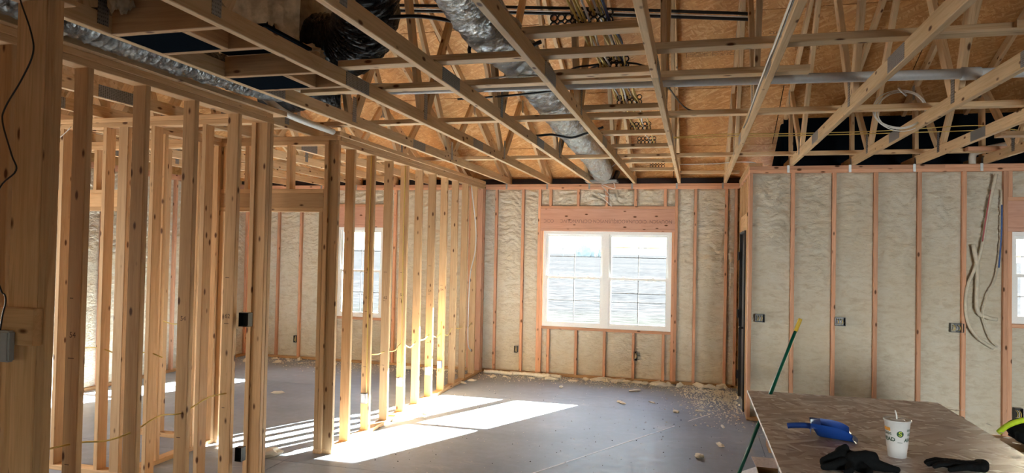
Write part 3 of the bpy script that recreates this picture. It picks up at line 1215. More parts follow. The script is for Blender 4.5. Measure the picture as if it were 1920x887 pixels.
# braces and blocking that rest flat on the bottom chords
ZB = 2.857
for a, b, y, nm in ((-2.05, 1.95, 3.635, 'brace'), (1.4, 6.6, 3.60, 'brace'), (-7.0, -0.2, 5.41, 'brace'), (-0.3, 4.6, 5.415, 'brace'),
                    (-7.0, -1.5, 7.71, 'brace'), (-1.6, 3.4, 7.715, 'brace')):
    bx(nm, ceil, a, b, y, y + 0.089, ZB, ZB + PT, W_TRUSS)
bx('brace', ceil, 1.10, 4.6, 3.60, 3.689, ZB - 0.0, ZB + 0.001, W_TRUSS).hide_render = False
bx('brace', ceil, -2.66, 0.62, 4.215, 4.304, ZB, ZB + PT, W_TRUSS)
XC, XD = -0.84, -0.26
for y in (3.255, 4.07, 5.10, 6.195, 6.99, 8.17, 8.98):
    bx('blocking', ceil, XC, XD, y, y + 0.089, ZB, ZB + PT, W_TRUSS)
bx('blocking', ceil, -0.25, 0.54, 9.38, 9.469, ZB, ZB + PT, W_TRUSS)
bx('blocking', ceil, 2.5, 6.5, 6.72, 6.86, ZB, ZB + PT, W_OLD)
bx('blocking', ceil, 2.55, 3.1, 7.60, 7.689, ZB, ZB + PT, W_RED)

# ------------------------------------------------------------------ roof trusses
TX = [-2.65 + 0.61 * k - 0.02 for k in range(-7, 15)]
TX[9] = -1.445   # the truss left of the duct sits a little off its mark
order = {}


def ztop(y):
    return 7.0 - RM * y


def truss(x, label, porch):
    t = empty('roof_truss', (x, 0, H), label=label, category='roof truss', group='roof trusses')
    yend = 8.50 if porch else 9.90
    ys = 2 * RIDGE - 9.9
    W_ = W_TRUSS
    seams = [ys, -1.6, 3.87, 6.33, yend]
    for a, b in zip(seams, seams[1:]):
        if not porch or b > a:
            board('bottom_chord', t, (x, a, H + 0.0445), (x, b - 0.001, H + 0.0445), 0.089, PT, (0, 0, 1), W_)
    off = 0.0483 * 1.0
    for s in (1, -1):
        p0 = Vector((x, yend if s == 1 else ys, ztop(yend if s == 1 else 9.9) - off))
        p1 = Vector((x, RIDGE, ztop(RIDGE) - off))
        board('top_chord', t, p0, p1, 0.089, PT, (0, RM, 1) if s == 1 else (0, -RM, 1), W_)
    webs = [((7.33, 2.86), (8.02, ztop(8.02) - 0.09)), ((7.22, 2.86), (6.02, ztop(6.02) - 0.09)), ((5.03, 2.86), (5.92, ztop(5.92) - 0.09)),
            ((4.93, 2.86), (4.06, ztop(4.06) - 0.09)), ((2.62, 2.86), (3.94, ztop(3.94) - 0.09)), ((2.50, 2.86), (1.40, ztop(1.3) - 0.12)),
            ((0.0, 2.86), (1.15, ztop(1.3) - 0.12)), ((0.0, 2.86), (-1.4, ztop(3.94) - 0.09)), ((-2.5, 2.86), (-1.5, ztop(3.94) - 0.09)), ((-2.5, 2.86), (-3.6, ztop(6.1) - 0.09))]
    if porch:
        webs.append(((8.03, 2.86), (8.06, ztop(8.06) - 0.09)))
    else:
        webs.append(((9.45, 2.86), (8.08, ztop(8.08) - 0.09)))
    for a, b in webs:
        p0, p1 = Vector((x, *a)), Vector((x, *b))
        d = p1 - p0
        board('web', t, p0, p1, 0.086, PT - 0.001, Vector((1, 0, 0)).cross(d), W_)
    gm = board_mesh(0.074, 0.002, 0.15, GUSSET)
    gb = board_mesh(0.062, 0.002, 0.20, GUSSET)
    gs = board_mesh(0.082, 0.002, 0.30, GUSSET)
    for s in (-1, 1):
        xx = x + s * (PT / 2 + 0.001)
        for yj in (7.27, 4.98, 2.56):
            link('gusset_plate', gb, t, frame_m((xx, yj, H + 0.03), (0, 1, 0), (0, 0, 1)))
        for yj in (3.87, 6.33):
            link('gusset_plate', gs, t, frame_m((xx, yj - 0.15, H + 0.0445), (0, 0, 1), (0, 1, 0)))
        for yj in (8.04, 5.97, 4.0):
            zz = ztop(yj) - 0.14
            link('gusset_plate', gm, t, frame_m((xx, yj, zz - 0.05), (0, 1, 0), (0, 0, 1)))
    # hurricane clip at the bearing
    yb2 = YR if porch else YB
    if (porch and 0.8 < x) or (not porch and x < 0.6):
        m = MB().box(-0.045, -0.02, -0.006, -0.003, -0.075, 0.0)
        m.box(-0.045, -0.02, -0.006, 0.05, 0.0, 0.004)
        m.box(-0.0215, -0.0195, -0.005, 0.05, 0.0, 0.07)
        o = link('truss_clip', m.mesh('truss_clip', DUCTGREY), t, Matrix.Translation((x, yb2, H + 0.001)))
    return t


ordw = ['first', 'second', 'third', 'fourth', 'fifth', 'sixth', 'seventh', 'eighth', 'ninth', 'tenth', 'eleventh', 'twelfth', 'thirteenth']
for k, x in enumerate(TX):
    if x > 6.6 or x < -6.9:
        continue
    j = k - 9
    if j <= 0:
        lab = 'unfinished roof truss, %s to the left of the long silver duct' % ordw[-j]
    else:
        lab = 'unfinished roof truss, %s to the right of the long silver duct' % ordw[j - 1]
    truss(x, lab, x > 0.8)

# ------------------------------------------------------------------ furnace platform framing between two trusses at upper left
pf = empty('duct_platform', (-2.35, 2.6, H), label='deep wooden box framing with black liner between trusses at upper left', category='platform')
xa, xb = -2.65, -2.06
for y, hh in ((2.61, 0.28), (2.925, 0.10), (3.41, 0.12), (3.742, 0.10)):
    bx('joist', pf, xa, xb, y, y + PT, H + 0.001, H + hh, W_OLD)
for a, b in ((2.648, 2.925), (3.448, 3.742)):
    bx('joist', pf, -2.295, -2.257, a, b, H + 0.001, H + 0.14, W_OLD)
    m = MB().box(xa + 0.001, -2.297, a, b, H + 0.002, H + 0.01)
    o = m.build('liner', DARKSHEET, pf)
    o.matrix_world = Matrix.Identity(4)
m = MB().box(xa + 0.03, xb - 0.02, 2.97, 3.40, H + 0.12, H + 0.135)
m.build('liner', DARKSHEET, pf).matrix_world = Matrix.Identity(4)


def blob(name, c, r, mat, label, cat, seed, amp=0.35, fr=2.5, sub=4, parent=None, grp=None):
    bm = bmesh.new()
    bmesh.ops.create_icosphere(bm, subdivisions=sub, radius=1)
    for v in bm.verts:
        q = v.co * fr + Vector((seed * 3.1, 0, 0))
        k = 1 + amp * (noise.noise(q) + 0.5 * noise.noise(q * 2.3) + 0.25 * noise.noise(q * 5))
        v.co = Vector((v.co.x * r[0] * k, v.co.y * r[1] * k, v.co.z * r[2] * k))
    me = bpy.data.meshes.new(name)
    bm.to_mesh(me)
    bm.free()
    for p in me.polygons:
        p.use_smooth = True
    me.materials.append(mat)
    pr = {}
    if label:
        pr = dict(label=label, category=cat)
        if grp:
            pr['group'] = grp
    o = link(name, me, parent, None, **pr)
    o.matrix_world = Matrix.Translation(c)
    return o


blob('insulation_tuft', (-2.50, 2.42, 3.06), (0.17, 0.15, 0.10), BATT, 'grey-white loose insulation above the deep joist at upper left', 'insulation', 1)
blob('insulation_tuft', (-2.56, 2.56, 2.98), (0.06, 0.05, 0.13), BATT, 'torn insulation tuft hanging over the deep joist at upper left', 'insulation', 2, 0.5)
blob('insulation_tuft', (-2.24, 2.50, 3.05), (0.16, 0.09, 0.08), BATT, 'tan insulation lump lying above the joist right of the torn tuft', 'insulation', 3)
blob('insulation_tuft', (-2.30, 3.60, 2.93), (0.16, 0.10, 0.07), BATT, 'tan insulation lump behind the black liner of the platform', 'insulation', 4)

# insulated plenum box and the fat black flex duct behind the second truss
m = MB().box(-2.62, -2.12, 3.46, 3.95, 2.95, 3.60)
bm = bmesh.new()
bmesh.ops.create_cube(bm, size=1)
bmesh.ops.subdivide_edges(bm, edges=bm.edges, cuts=14, use_grid_fill=True)
for v in bm.verts:
    q = v.co * 5
    v.co = Vector((v.co.x * 0.60, v.co.y * 0.42, v.co.z * 0.56)) * (1 + 0.05 * noise.noise(q))
me = bpy.data.meshes.new('duct_plenum')
bm.to_mesh(me)
bm.free()
me.materials.append(BATT)
o = link('duct_plenum', me, None, Matrix.Translation((-2.80, 4.14, 3.18)), label='tan insulated duct box joined to the fat black flexible duct', category='duct')


def flex(name, pts, r, mat, label, ribs=0.07, n=28, seg=14, wr=0.06, cat='duct', grp=None, rib_amp=0.03):
    P = spline(pts, seg)

    def rf(i, j, th):
        q = Vector((math.cos(th) * 2.2, math.sin(th) * 2.2, i * 0.32))
        w3 = noise.noise(Vector((math.cos(th) * 5, math.sin(th) * 5, i * 0.9)))
        return r * (1 + rib_amp * math.sin(i * 2 * math.pi / 4) + wr * noise.noise(Vector((q.x, q.y, q.z * 0.4))) + wr * 0.6 * w3)
    m = MB().tube(P, r, n, True, rf)
    pr = dict(label=label, category=cat)
    if grp:
        pr['group'] = grp
    return m.build(name, mat, None, True, **pr)


flex('black_duct', [(-2.78, 4.12, 3.20), (-2.42, 4.16, 3.16), (-2.24, 4.14, 3.16), (-2.06, 3.98, 3.24), (-1.93, 3.72, 3.38), (-1.86, 3.4, 3.5)], 0.20, BLACKFOIL,
     'fat black flexible duct bending above the trusses, top centre left', seg=30, wr=0.09, rib_amp=0.03, n=44)
flex('silver_duct', [(-1.16, 2.6, 3.22), (-1.16, 3.1, 3.14), (-1.16, 3.7, 3.07), (-1.17, 4.5, 3.10), (-1.17, 5.2, 3.07), (-1.20, 6.0, 3.06), (-1.23, 7.0, 3.04), (-1.26, 8.0, 3.03), (-1.27, 8.9, 2.99), (-1.25, 9.45, 2.90)],
     0.142, SILVER, 'long silver foil flexible duct running between two trusses to the back wall', seg=56, wr=0.10, rib_amp=0.025, n=44)
flex('black_duct', [(-2.87, 1.9, 2.865), (-2.87, 2.6, 2.865), (-2.87, 3.2, 2.865), (-2.87, 3.7, 2.88), (-2.88, 4.1, 2.90), (-2.90, 4.35, 2.94)], 0.096, DARKFOIL,
     'wrinkled black duct lying on the near left wall plates', seg=40, wr=0.12, rib_amp=0.06)
flex('black_duct', [(-3.45, 4.9, 2.98), (-3.30, 4.95, 3.00), (-3.15, 4.95, 3.02), (-3.02, 4.92, 3.05)], 0.125, BLACKFOIL, 'short black duct elbow above the hallway plates', seg=10)
flex('black_duct', [(-2.95, 4.75, 3.0), (-2.80, 4.8, 2.99), (-2.7, 4.85, 2.99)], 0.12, BLACKFOIL, 'black duct stub right of the elbow above the hallway', seg=10)
# boot where the silver duct meets the back wall
m = MB().box(-1.50, -1.06, 9.50, 9.77, H + 0.004, H + 0.03)
m.tube(spline([(-1.255, 9.40, 2.90), (-1.25, 9.52, 2.875), (-1.24, 9.62, 2.85)]), 0.11, 20)
m.mi = 1
m.tube([(-1.10, 9.55, 2.80), (-1.07, 9.60, 2.88), (-1.06, 9.62, 2.92)], 0.035, 10)
m.build('duct_boot', [DUCTGREY, BLK], None, label='grey metal duct boot on the back wall plate', category='duct')
# straps round the silver duct
for y, lab in ((3.83, 'black strap across the silver duct near the top'), (6.55, 'dark strap under the silver duct halfway along')):
    z = 2.90
    P = [(-1.95, y, 3.2), (-1.6, y, 3.19), (-1.30, y, 3.10)] if y < 5 else [(-1.55, y - 0.1, 2.90), (-1.38, y, 2.93)]
    P = P + [(-1.30, y, 2.95 if y < 5 else 2.915), (-1.17, y, 2.895), (-1.04, y, 2.93), (-0.86, y - 0.05, 2.98)]
    cable('duct_strap', P, 0.012, BLK, lab, cat='strap')

# ------------------------------------------------------------------ pipes and cables in the roof space
pp = empty('drain_pipe', (-3.0, 4.3, 2.89), label='long pale grey plastic pipe lying across the trusses', category='pipe')
m = MB().tube([(-2.98, 4.355, 2.93), (-2.0, 4.39, 2.892), (1.66, 4.60, 2.892), (4.9, 4.79, 2.892)], 0.0305, 16)
m.build('pipe', PVC, pp, True).matrix_world = Matrix.Identity(4)
m = MB().tube([(1.50, 4.591, 2.892), (1.60, 4.597, 2.892)], 0.038, 16)
m.build('coupling', PVC, pp, True).matrix_world = Matrix.Identity(4)
cable('vent_pipe', [(-3.07, 3.9, 3.0), (-3.07, 4.3, 2.91), (-3.065, 4.5, 2.852), (-3.06, 4.75, 2.81), (-3.06, 5.37, 2.797)], 0.026, PVCL, 'thin white plastic pipe running along the left wall top', cat='pipe', n=14)
for dz, lab in ((0, 'upper of two black tubes under the roof deck'), (-0.05, 'lower of two black tubes under the roof deck')):
    cable('conduit', [(-3.4, 5.62, 4.03 + dz), (-1.0, 5.95, 3.93 + dz), (0.42, 6.2, 3.87 + dz)], 0.014, BLK, lab, cat='tube', n=10)
cable('conduit', [(-3.4, 5.60, 3.995), (-1.0, 5.93, 3.895), (0.42, 6.18, 3.835)], 0.006, WHT, 'thin white tube between two black tubes under the roof deck', cat='tube', n=8)
# riser on the right
rp = empty('vent_pipe', (2.717, 8.0, H), label='bent off-white vent pipe rising from the right wall plate', category='pipe')
m = MB().tube(spline([(2.717, 7.99, H - 0.0), (2.717, 7.99, 2.84), (2.735, 7.97, 2.885), (2.80, 7.90, 2.905), (3.0, 7.70, 2.935), (3.5, 7.2, 3.02)], 6), 0.034, 16)
m.build('pipe', PVCL, rp, True).matrix_world = Matrix.Identity(4)
# coil of white tubing
cm = MB()
for k in range(4):
    R = 0.160 + 0.008 * k
    pts = []
    for i in range(41):
        a = 2 * math.pi * i / 40
        pts.append((1.47 + R * math.cos(a), 5.70 + 0.012 * k + 0.02 * math.sin(a * 2 + k), 2.905 + 0.135 * R / 0.165 * math.sin(a) + 0.012 * math.sin(a + k * 1.7)))
    cm.tube(pts, 0.0038, 6, False)
cm.tube([(1.44, 5.66, 3.06), (1.48, 5.67, 3.02), (1.50, 5.68, 3.005)], 0.008, 6)
cm.build('tubing_coil', WHT, None, True, label='coil of thin white tubing hung above the braces at right', category='tubing')

# cable spacers and the run of cables they carry
ring_me = MB()
for r_ in range(2):
    for c_ in range(5):
        cx, cz = (c_ - 2) * 0.037, 0.020 + r_ * 0.037
        P = [(cx + 0.0165 * math.cos(a * math.pi / 6), 0.0, cz + 0.0165 * math.sin(a * math.pi / 6)) for a in range(13)]
        k = len(ring_me.v)
        for (x, y, z) in P[:-1]:
            ux, uz = (x - cx) / 0.0165, (z - cz) / 0.0165
            ring_me.v += [(cx + ux * 0.0135, -0.006, cz + uz * 0.0135), (cx + ux * 0.020, -0.006, cz + uz * 0.020),
                          (cx + ux * 0.020, 0.006, cz + uz * 0.020), (cx + ux * 0.0135, 0.006, cz + uz * 0.0135)]
        for i in range(12):
            a, b = k + i * 4, k + ((i + 1) % 12) * 4
            for q in range(4):
                ring_me.f.append((a + q, b + q, b + (q + 1) % 4, a + (q + 1) % 4))
                ring_me.m.append(0)
ring_mesh = ring_me.mesh('cable_spacer', BLK)
names = ['nearest', 'second', 'third', 'fourth', 'fifth', 'sixth', 'farthest']
for k, y in enumerate((3.30, 4.12, 5.15, 6.24, 7.04, 9.02)):
    o = link('cable_spacer', ring_mesh, None, Matrix.Translation((-0.49, y, ZB + PT)), category='cable holder', group='black cable spacers on the blocking',
             label='black ring cable spacer on the blocking, %s from the camera' % ['first', 'second', 'third', 'fourth', 'fifth', 'sixth'][k])
    if k == 0:
        o2 = link('cable_spacer', ring_mesh, None, Matrix.Translation((-0.62, y + 0.03, ZB + PT)), category='cable holder', group='black cable spacers on the blocking',
                  label='black ring cable spacer left beside the nearest one')
cabs = [(YEL, 0.035, 5.15, 'yellow'), (YEL, 0.072, 6.9, 'yellow'), (WHT, -0.075, 5.15, 'white'), (YEL, -0.04, 6.24, 'yellow'), (YEL, 0.0, 6.24, 'yellow'), (BLU, 0.074, 4.2, 'dark blue'),
        (BLU, 0.05, 4.2, 'dark blue'), (YEL, -0.074, 4.95, 'yellow'), (WHT, 0.02, 7.1, 'white'), (WHT, -0.02, 5.2, 'white'), (YEL, 0.055, 5.2, 'yellow'), (YEL, -0.055, 4.2, 'yellow')]
for k, (mt, dx, yend, cn) in enumerate(cabs):
    pts = []
    y = 2.3
    zr = ZB + PT + (0.020 if k % 2 else 0.057)
    while y <= yend + 0.01:
        sup = min(abs(y - q) for q in (3.30, 4.12, 5.15, 6.24, 7.04))
        sag = min(1.0, sup / 0.4)
        top = max(0.0, (3.3 - y)) * 0.30
        pts.append((-0.49 + dx + 0.02 * math.sin(y * 3 + k * 2) * sag - (3.3 - y if y < 3.3 else 0) * 0.13, y, zr + top + 0.018 * sag * math.sin(k * 1.3 + y * 2)))
        y += 0.2
    if len(pts) > 2:
        p = pts[-1]
        pts.append((p[0] + 0.01, p[1] + 0.04, p[2] - 0.03))
        cable('cable', pts, 0.0065 if mt is not BLU else 0.008, mt, '%s cable in the bundle hanging through the black ring spacers' % cn,
              '%s cables through the ring spacers' % cn, n=6, seg=3)

# loose wires between the trusses
cable('wire', [(-2.63, 4.40, 2.93), (-2.3, 4.42, 2.90), (-1.9, 4.50, 2.915), (-1.4, 4.44, 2.935), (-0.95, 4.55, 2.93), (-0.5, 4.1, 2.95)], 0.007, BLK, 'black wire drooping beside the grey pipe, lowest of three')
cable('wire', [(-2.63, 4.33, 2.94), (-2.2, 4.36, 2.935), (-1.7, 4.5, 2.95), (-1.2, 4.42, 2.96), (-0.9, 4.40, 2.94)], 0.006, WHT, 'white wire drooping beside the grey pipe')
cable('wire', [(-1.75, 4.9, 2.93), (-1.4, 4.86, 2.93), (-1.0, 4.80, 2.94), (-0.86, 4.70, 2.94)], 0.008, BLK, 'black wire crossing under the silver duct behind the grey pipe')
cable('wire', [(-0.80, 4.2, 2.91), (-0.66, 4.15, 2.93), (-0.3, 4.2, 2.92), (-0.1, 5.3, 2.90), (0.02, 5.55, 2.91)], 0.006, BLK, 'thin black wire looping right of the ring spacers')
cable('wire', [(-0.25, 6.70, 2.90), (0.2, 6.70, 2.92), (0.8, 6.72, 2.915), (1.6, 6.72, 2.92), (2.3, 6.70, 2.945), (2.62, 6.72, 2.90)], 0.004, YEL, 'upper yellow wire strung across the trusses at right')
cable('wire', [(-0.25, 6.62, 2.88), (0.3, 6.64, 2.885), (1.0, 6.66, 2.885), (1.8, 6.66, 2.89), (2.4, 6.62, 2.89)], 0.004, YEL, 'lower yellow wire strung across the trusses at right')
cable('wire', [(-0.2, 8.6, 2.88), (0.2, 8.65, 2.89), (0.42, 8.6, 2.90), (0.62, 8.4, 2.87), (0.68, 8.3, 2.83)], 0.005, WHT, 'thin pale wire leading to the top of the door wall')
cable('wire', [(0.36, 2.35, 2.81), (0.364, 3.4, 2.80), (0.364, 4.4, 2.815), (0.364, 5.3, 2.80), (0.36, 5.75, 2.81)], 0.008, BLK, 'black wire stapled along the side of a truss right of centre')
cable('wire', [(0.362, 2.35, 2.835), (0.36, 3.4, 2.826), (0.362, 4.4, 2.838), (0.360, 5.1, 2.82)], 0.006, WHT, 'white wire stapled along the side of a truss right of centre')
cable('wire', [(1.593, 3.2, 2.815), (1.593, 4.0, 2.822), (1.593, 4.7, 2.806), (1.593, 5.3, 2.80), (1.59, 5.6, 2.78)], 0.008, WHT, 'white cable stapled along the side of a truss at upper right')
stm = MB()
for y in (3.9, 4.25, 4.65, 5.05, 5.35, 5.55):
    stm.tube([(1.600, y, 2.835), (1.586, y, 2.83), (1.586, y, 2.79), (1.600, y, 2.785)], 0.0025, 4)
stm.build('cable_staples', BLK, None, label='small dark staples holding the white cable to a truss', category='staple', kind='stuff')
cable('wire', [(-1.07, 9.5, 3.02), (-1.16, 9.55, 2.95), (-1.175, 9.6, 2.86), (-1.13, 9.70, 2.79), (-1.11, 9.765, 2.70), (-1.20, 9.765, 2.72), (-1.30, 9.75, 2.76)], 0.005, WHT, 'white wire looping over the back wall plate')
cable('wire', [(-1.36, 9.77, 2.64), (-1.25, 9.74, 2.60), (-1.16, 9.74, 2.57), (-1.2, 9.74, 2.63), (-1.30, 9.76, 2.74)], 0.005, WHT, 'short white wire loop in front of the foam above the window')
cable('wire', [(-1.36, 9.76, 2.64), (-1.26, 9.72, 2.55), (-1.16, 9.72, 2.455), (-1.15, 9.74, 2.445)], 0.006, WHT, 'white wire hanging down to the window header')
cable('wire', [(-2.43, 1.97, 2.74), (-2.419, 1.97, 2.685), (-2.364, 1.97, 2.563), (-2.351, 1.97, 2.483), (-2.401, 1.97, 2.388), (-2.478, 1.975, 2.292), (-2.483, 1.97, 2.233), (-2.435, 1.97, 2.113), (-2.412, 1.97, 2.054), (-2.485, 1.97, 1.992), (-2.53, 1.97, 1.86), (-2.50, 1.97, 1.70), (-2.443, 1.955, 1.614), (-2.420, 1.95, 1.600), (-2.408, 1.945, 1.575), (-2.42, 1.945, 1.53), (-2.43, 1.945, 1.47)], 0.0032, BLK, 'black wire curving down the near post to the thermostat')

# thermostat
th = empty('thermostat', (-2.436, 1.945, 1.354), label='grey wall thermostat screwed to the near post block', category='thermostat')
m = MB()
m.v = []
bm = bmesh.new()
bmesh.ops.create_cube(bm, size=1)
for v in bm.verts:
    v.co = Vector((v.co.x * 0.126, v.co.y * 0.03, v.co.z * 0.112))
bmesh.ops.bevel(bm, geom=bm.edges[:], offset=0.006, segments=3, affect='EDGES')
me = bpy.data.meshes.new('housing')
bm.to_mesh(me)
bm.free()
me.materials.append(GREYBOX)
link('housing', me, th).location = (0.0, 0.0, 0.062)
link('screen', MB().box(-0.022, 0.022, -0.0165, -0.0148, 0.004, 0.026).mesh('screen', SCREEN), th.children[0])
for x, z in ((-0.006, 0.046), (-0.006, 0.037), (0.006, 0.026)):
    link('button', MB().tube([(x - 0.009, -0.015, z - 0.062), (x + 0.009, -0.015, z - 0.0615)], 0.0032, 8).mesh('button', SCREEN, True), th.children[0])


# ------------------------------------------------------------------ electrical boxes
def ebox(name, loc, rot, s, mat, label, group, paper=False, wires=False):
    t = empty(name, loc, label=label, category='electrical box', group=group)
    t.rotation_euler = (0, 0, rot)
    w, d, h = s
    m = MB()
    e = 0.003
    m.box(-w / 2, w / 2, d - e, d, -h / 2, h / 2)
    m.box(-w / 2, -w / 2 + e, 0, d, -h / 2, h / 2)
    m.box(w / 2 - e, w / 2, 0, d, -h / 2, h / 2)
    m.box(-w / 2, w / 2, 0, d, -h / 2, -h / 2 + e)
    m.box(-w / 2, w / 2, 0, d, h / 2 - e, h / 2)
    if paper:
        m.box(-w / 2, w / 2, 0, e, -h / 2, h / 2)
    hs = link('housing', m.mesh('housing', mat), t)
    if paper:
        m = MB().box(-w * 0.25, w * 0.2, -0.0015, 0.0, -h * 0.32, h * 0.3)
        link('sticker', m.mesh('sticker', PAPER), hs)
    if wires:
        m = MB()
        for k in range(3):
            x = -w * 0.25 + k * w * 0.2
            m.mi = k % 2
            m.tube(spline([(x, d * 0.6, h * 0.3), (x + 0.008, 0.008, h * 0.1), (x + 0.004, 0.004, -h * 0.2), (x - 0.005, d * 0.5, -h * 0.3)], 4), 0.0035, 5)
        link('wire_ends', m.mesh('wire_ends', [YEL, WHT]), t)
    return t


GW = 'outlet boxes on the left stud wall'
for y, z, lab in ((6.125, 0.35, 'grey outlet box low on left wall stud, nearest the doorway post'), (6.935, 0.36, 'grey outlet box low on left wall stud, second from the post'),
                  (7.75, 0.345, 'small grey box low on left wall stud, third from the post'), (8.15, 0.36, 'grey outlet box low on left wall stud, farthest from the post')):
    ebox('outlet_box', (-3.055, y - 0.075, z), 0, (0.058, 0.035, 0.095), GREYBOX, lab, GW, True)
ebox('outlet_box', (-2.99, 4.11, 1.285), 0, (0.075, 0.05, 0.095), BLK, 'open black switch box on the near left wall, waist high', 'black boxes on the near left wall', wires=False)
ebox('outlet_box', (-3.0, 4.105, 0.365), 0, (0.05, 0.05, 0.095), BLK, 'open black box low on the near left wall', 'black boxes on the near left wall')
ebox('outlet_box', (-2.515, 9.765, 0.355), 0, (0.045, 0.06, 0.095), BLK, 'small dark outlet box low on the back wall left of the window', 'outlet boxes on the back wall', wires=True)
ebox('outlet_box', (-0.79, 9.765, 0.355), 0, (0.05, 0.06, 0.12), BLK, 'small dark outlet box in the foam under the window', 'outlet boxes on the back wall', wires=True)
ebox('outlet_box', (-6.15, 9.765, 0.315), 0, (0.05, 0.06, 0.11), BLK, 'small dark outlet box low in the left room back wall', 'outlet boxes on the back wall', wires=True)
ebox('outlet_box', (0.685, 7.925, 1.114), 0, (0.10, 0.06, 0.085), BLK, 'wide dark box with yellow wires beside the door corner', 'outlet boxes on the right wall', wires=True)
ebox('outlet_box', (1.485, 7.925, 1.114), 0, (0.105, 0.06, 0.09), BLK, 'wide dark box in the foam, second from the door corner', 'outlet boxes on the right wall', wires=True)
ebox('outlet_box', (2.575, 7.925, 1.10), 0, (0.12, 0.06, 0.09), BLK, 'wide dark box in the foam left of the loose tubing', 'outlet boxes on the right wall', wires=True)
ebox('outlet_box', (3.12, 7.925, 0.27), 0, (0.07, 0.06, 0.12), BLK, 'dark outlet box low under the right window', 'outlet boxes on the right wall', wires=True)
ebox('outlet_box', (0.72, 7.925, 0.13), 0, (0.13, 0.06, 0.075), BLK, 'dark opening low at the foot of the right wall corner', 'outlet boxes on the right wall')

# cables threaded through the left wall studs
pts = [(-3.06, 6.12, 0.78)]
ys_ = [5.718 + S16 * k for k in range(1, 10)]
for k, y in enumerate(ys_):
    pts.append((-3.064, y, 0.765 - 0.03 * (k % 2)))
    pts.append((-3.05, y + 0.2, 0.735 - 0.02 * (k % 3)))
cable('wall_cable', pts[1:-1], 0.0055, YEL, 'yellow cable threaded through the left wall studs at knee height', n=6)
for y, z1, zt, lab in ((6.095, 0.40, 2.70, 'yellow cable running down the stud to the nearest grey box'), (6.905, 0.41, 2.70, 'yellow cable running down the stud to the second grey box'),
                       (8.125, 0.41, 0.73, 'short yellow cable down to the farthest grey box')):
    pts = [(-3.045, y, z1), (-3.05, y, (z1 + zt) / 2 - 0.3), (-3.055, y, (z1 + zt) / 2 + 0.3), (-3.05, y, zt)]
    cable('wall_cable', pts, 0.006, YEL, lab)
cable('wall_cable', [(-3.03, 9.12, 2.69), (-3.01, 9.30, 2.1), (-3.01, 9.28, 1.75), (-3.03, 9.14, 1.4), (-3.04, 9.14, 0.55), (-3.05, 9.32, 0.36)], 0.008, WHT, 'loose white cable down the far studs of the left wall')
pts = [(-3.06, 2.45, 0.79), (-3.06, 2.86, 0.765), (-3.05, 3.05, 0.73), (-3.06, 3.24, 0.73), (-3.04, 3.42, 0.78), (-3.06, 3.63, 0.75), (-3.05, 3.85, 0.80), (-3.06, 4.05, 0.79)]
cable('wall_cable', pts, 0.005, YEL, 'thin yellow cable threaded through the near left wall studs')
cable('wall_cable', [(-3.9, 4.40, 0.93), (-4.05, 4.41, 0.96), (-4.3, 4.41, 0.93), (-4.5, 4.40, 0.97), (-4.8, 4.40, 0.95)], 0.005, YEL, 'thin dark yellow cable through the hallway front studs')
cable('wall_cable', [(-4.25, 4.72, 1.18), (-4.22, 4.9, 1.12), (-4.25, 5.12, 1.15)], 0.005, YEL, 'short yellow cable stub in the hallway end studs')
cable('wall_cable', [(-4.93, 4.34, 2.60), (-4.85, 4.33, 2.63), (-4.76, 4.33, 2.70)], 0.004, WHT, 'thin white wire hanging under the hallway plate')

# loose tubing in the right-hand bay, half buried in foam
cable('water_tube', [(2.90, 7.90, 2.66), (2.84, 7.925, 2.3), (2.77, 7.93, 1.84), (2.66, 7.935, 1.5), (2.66, 7.935, 1.2), (2.75, 7.935, 1.02), (2.90, 7.94, 0.91)], 0.016, TUBEM, 'foam-covered tube sweeping down the right wall bay', cat='tube', n=12)
cable('water_tube', [(2.955, 7.925, 2.5), (2.955, 7.93, 2.05), (2.92, 7.93, 1.65), (2.83, 7.92, 1.42), (2.80, 7.92, 1.22), (2.87, 7.935, 1.0), (2.935, 7.935, 0.93)], 0.007, TUBEM, 'white plastic tube hanging in the right wall bay', cat='tube', n=10)
cable('water_tube', [(2.958, 7.922, 2.35), (2.955, 7.922, 2.05), (2.935, 7.922, 1.72)], 0.007, mat_plain('blue_tube', (0.03, 0.10, 0.32), 0.4), 'short blue tube beside the right window stud', cat='tube', n=8)
cable('water_tube', [(2.86, 7.915, 2.5), (2.815, 7.917, 2.2), (2.79, 7.92, 1.98)], 0.007, mat_plain('red_tube', (0.38, 0.07, 0.08), 0.4), 'faint red tube in the right wall bay', cat='tube', n=8)
cable('water_tube', [(2.71, 7.93, 1.95), (2.75, 7.935, 1.7), (2.75, 7.935, 1.3), (2.84, 7.94, 1.22), (2.93, 7.94, 1.20)], 0.020, TUBEM, 'thick foam-coated pipe bend in the right wall bay', cat='tube', n=12)

# ------------------------------------------------------------------ foam scraps on the floor
scrap_me = []
for s in range(6):
    bm = bmesh.new()
    bmesh.ops.create_icosphere(bm, subdivisions=2, radius=1)
    for v in bm.verts:
        q = v.co * 1.7 + Vector((s * 5.1, 0, 0))
        k = 1 + 0.45 * noise.noise(q) + 0.3 * noise.noise(q * 2.6)
        v.co = Vector((v.co.x * (1.0 + 0.5 * (s % 3)) * k, v.co.y * 0.8 * k, max(-0.45, v.co.z * 0.55 * k) + 0.45))
    me = bpy.data.meshes.new('scrap')
    bm.to_mesh(me)
    bm.free()
    me.materials.append(SCRAP)
    scrap_me.append(me)


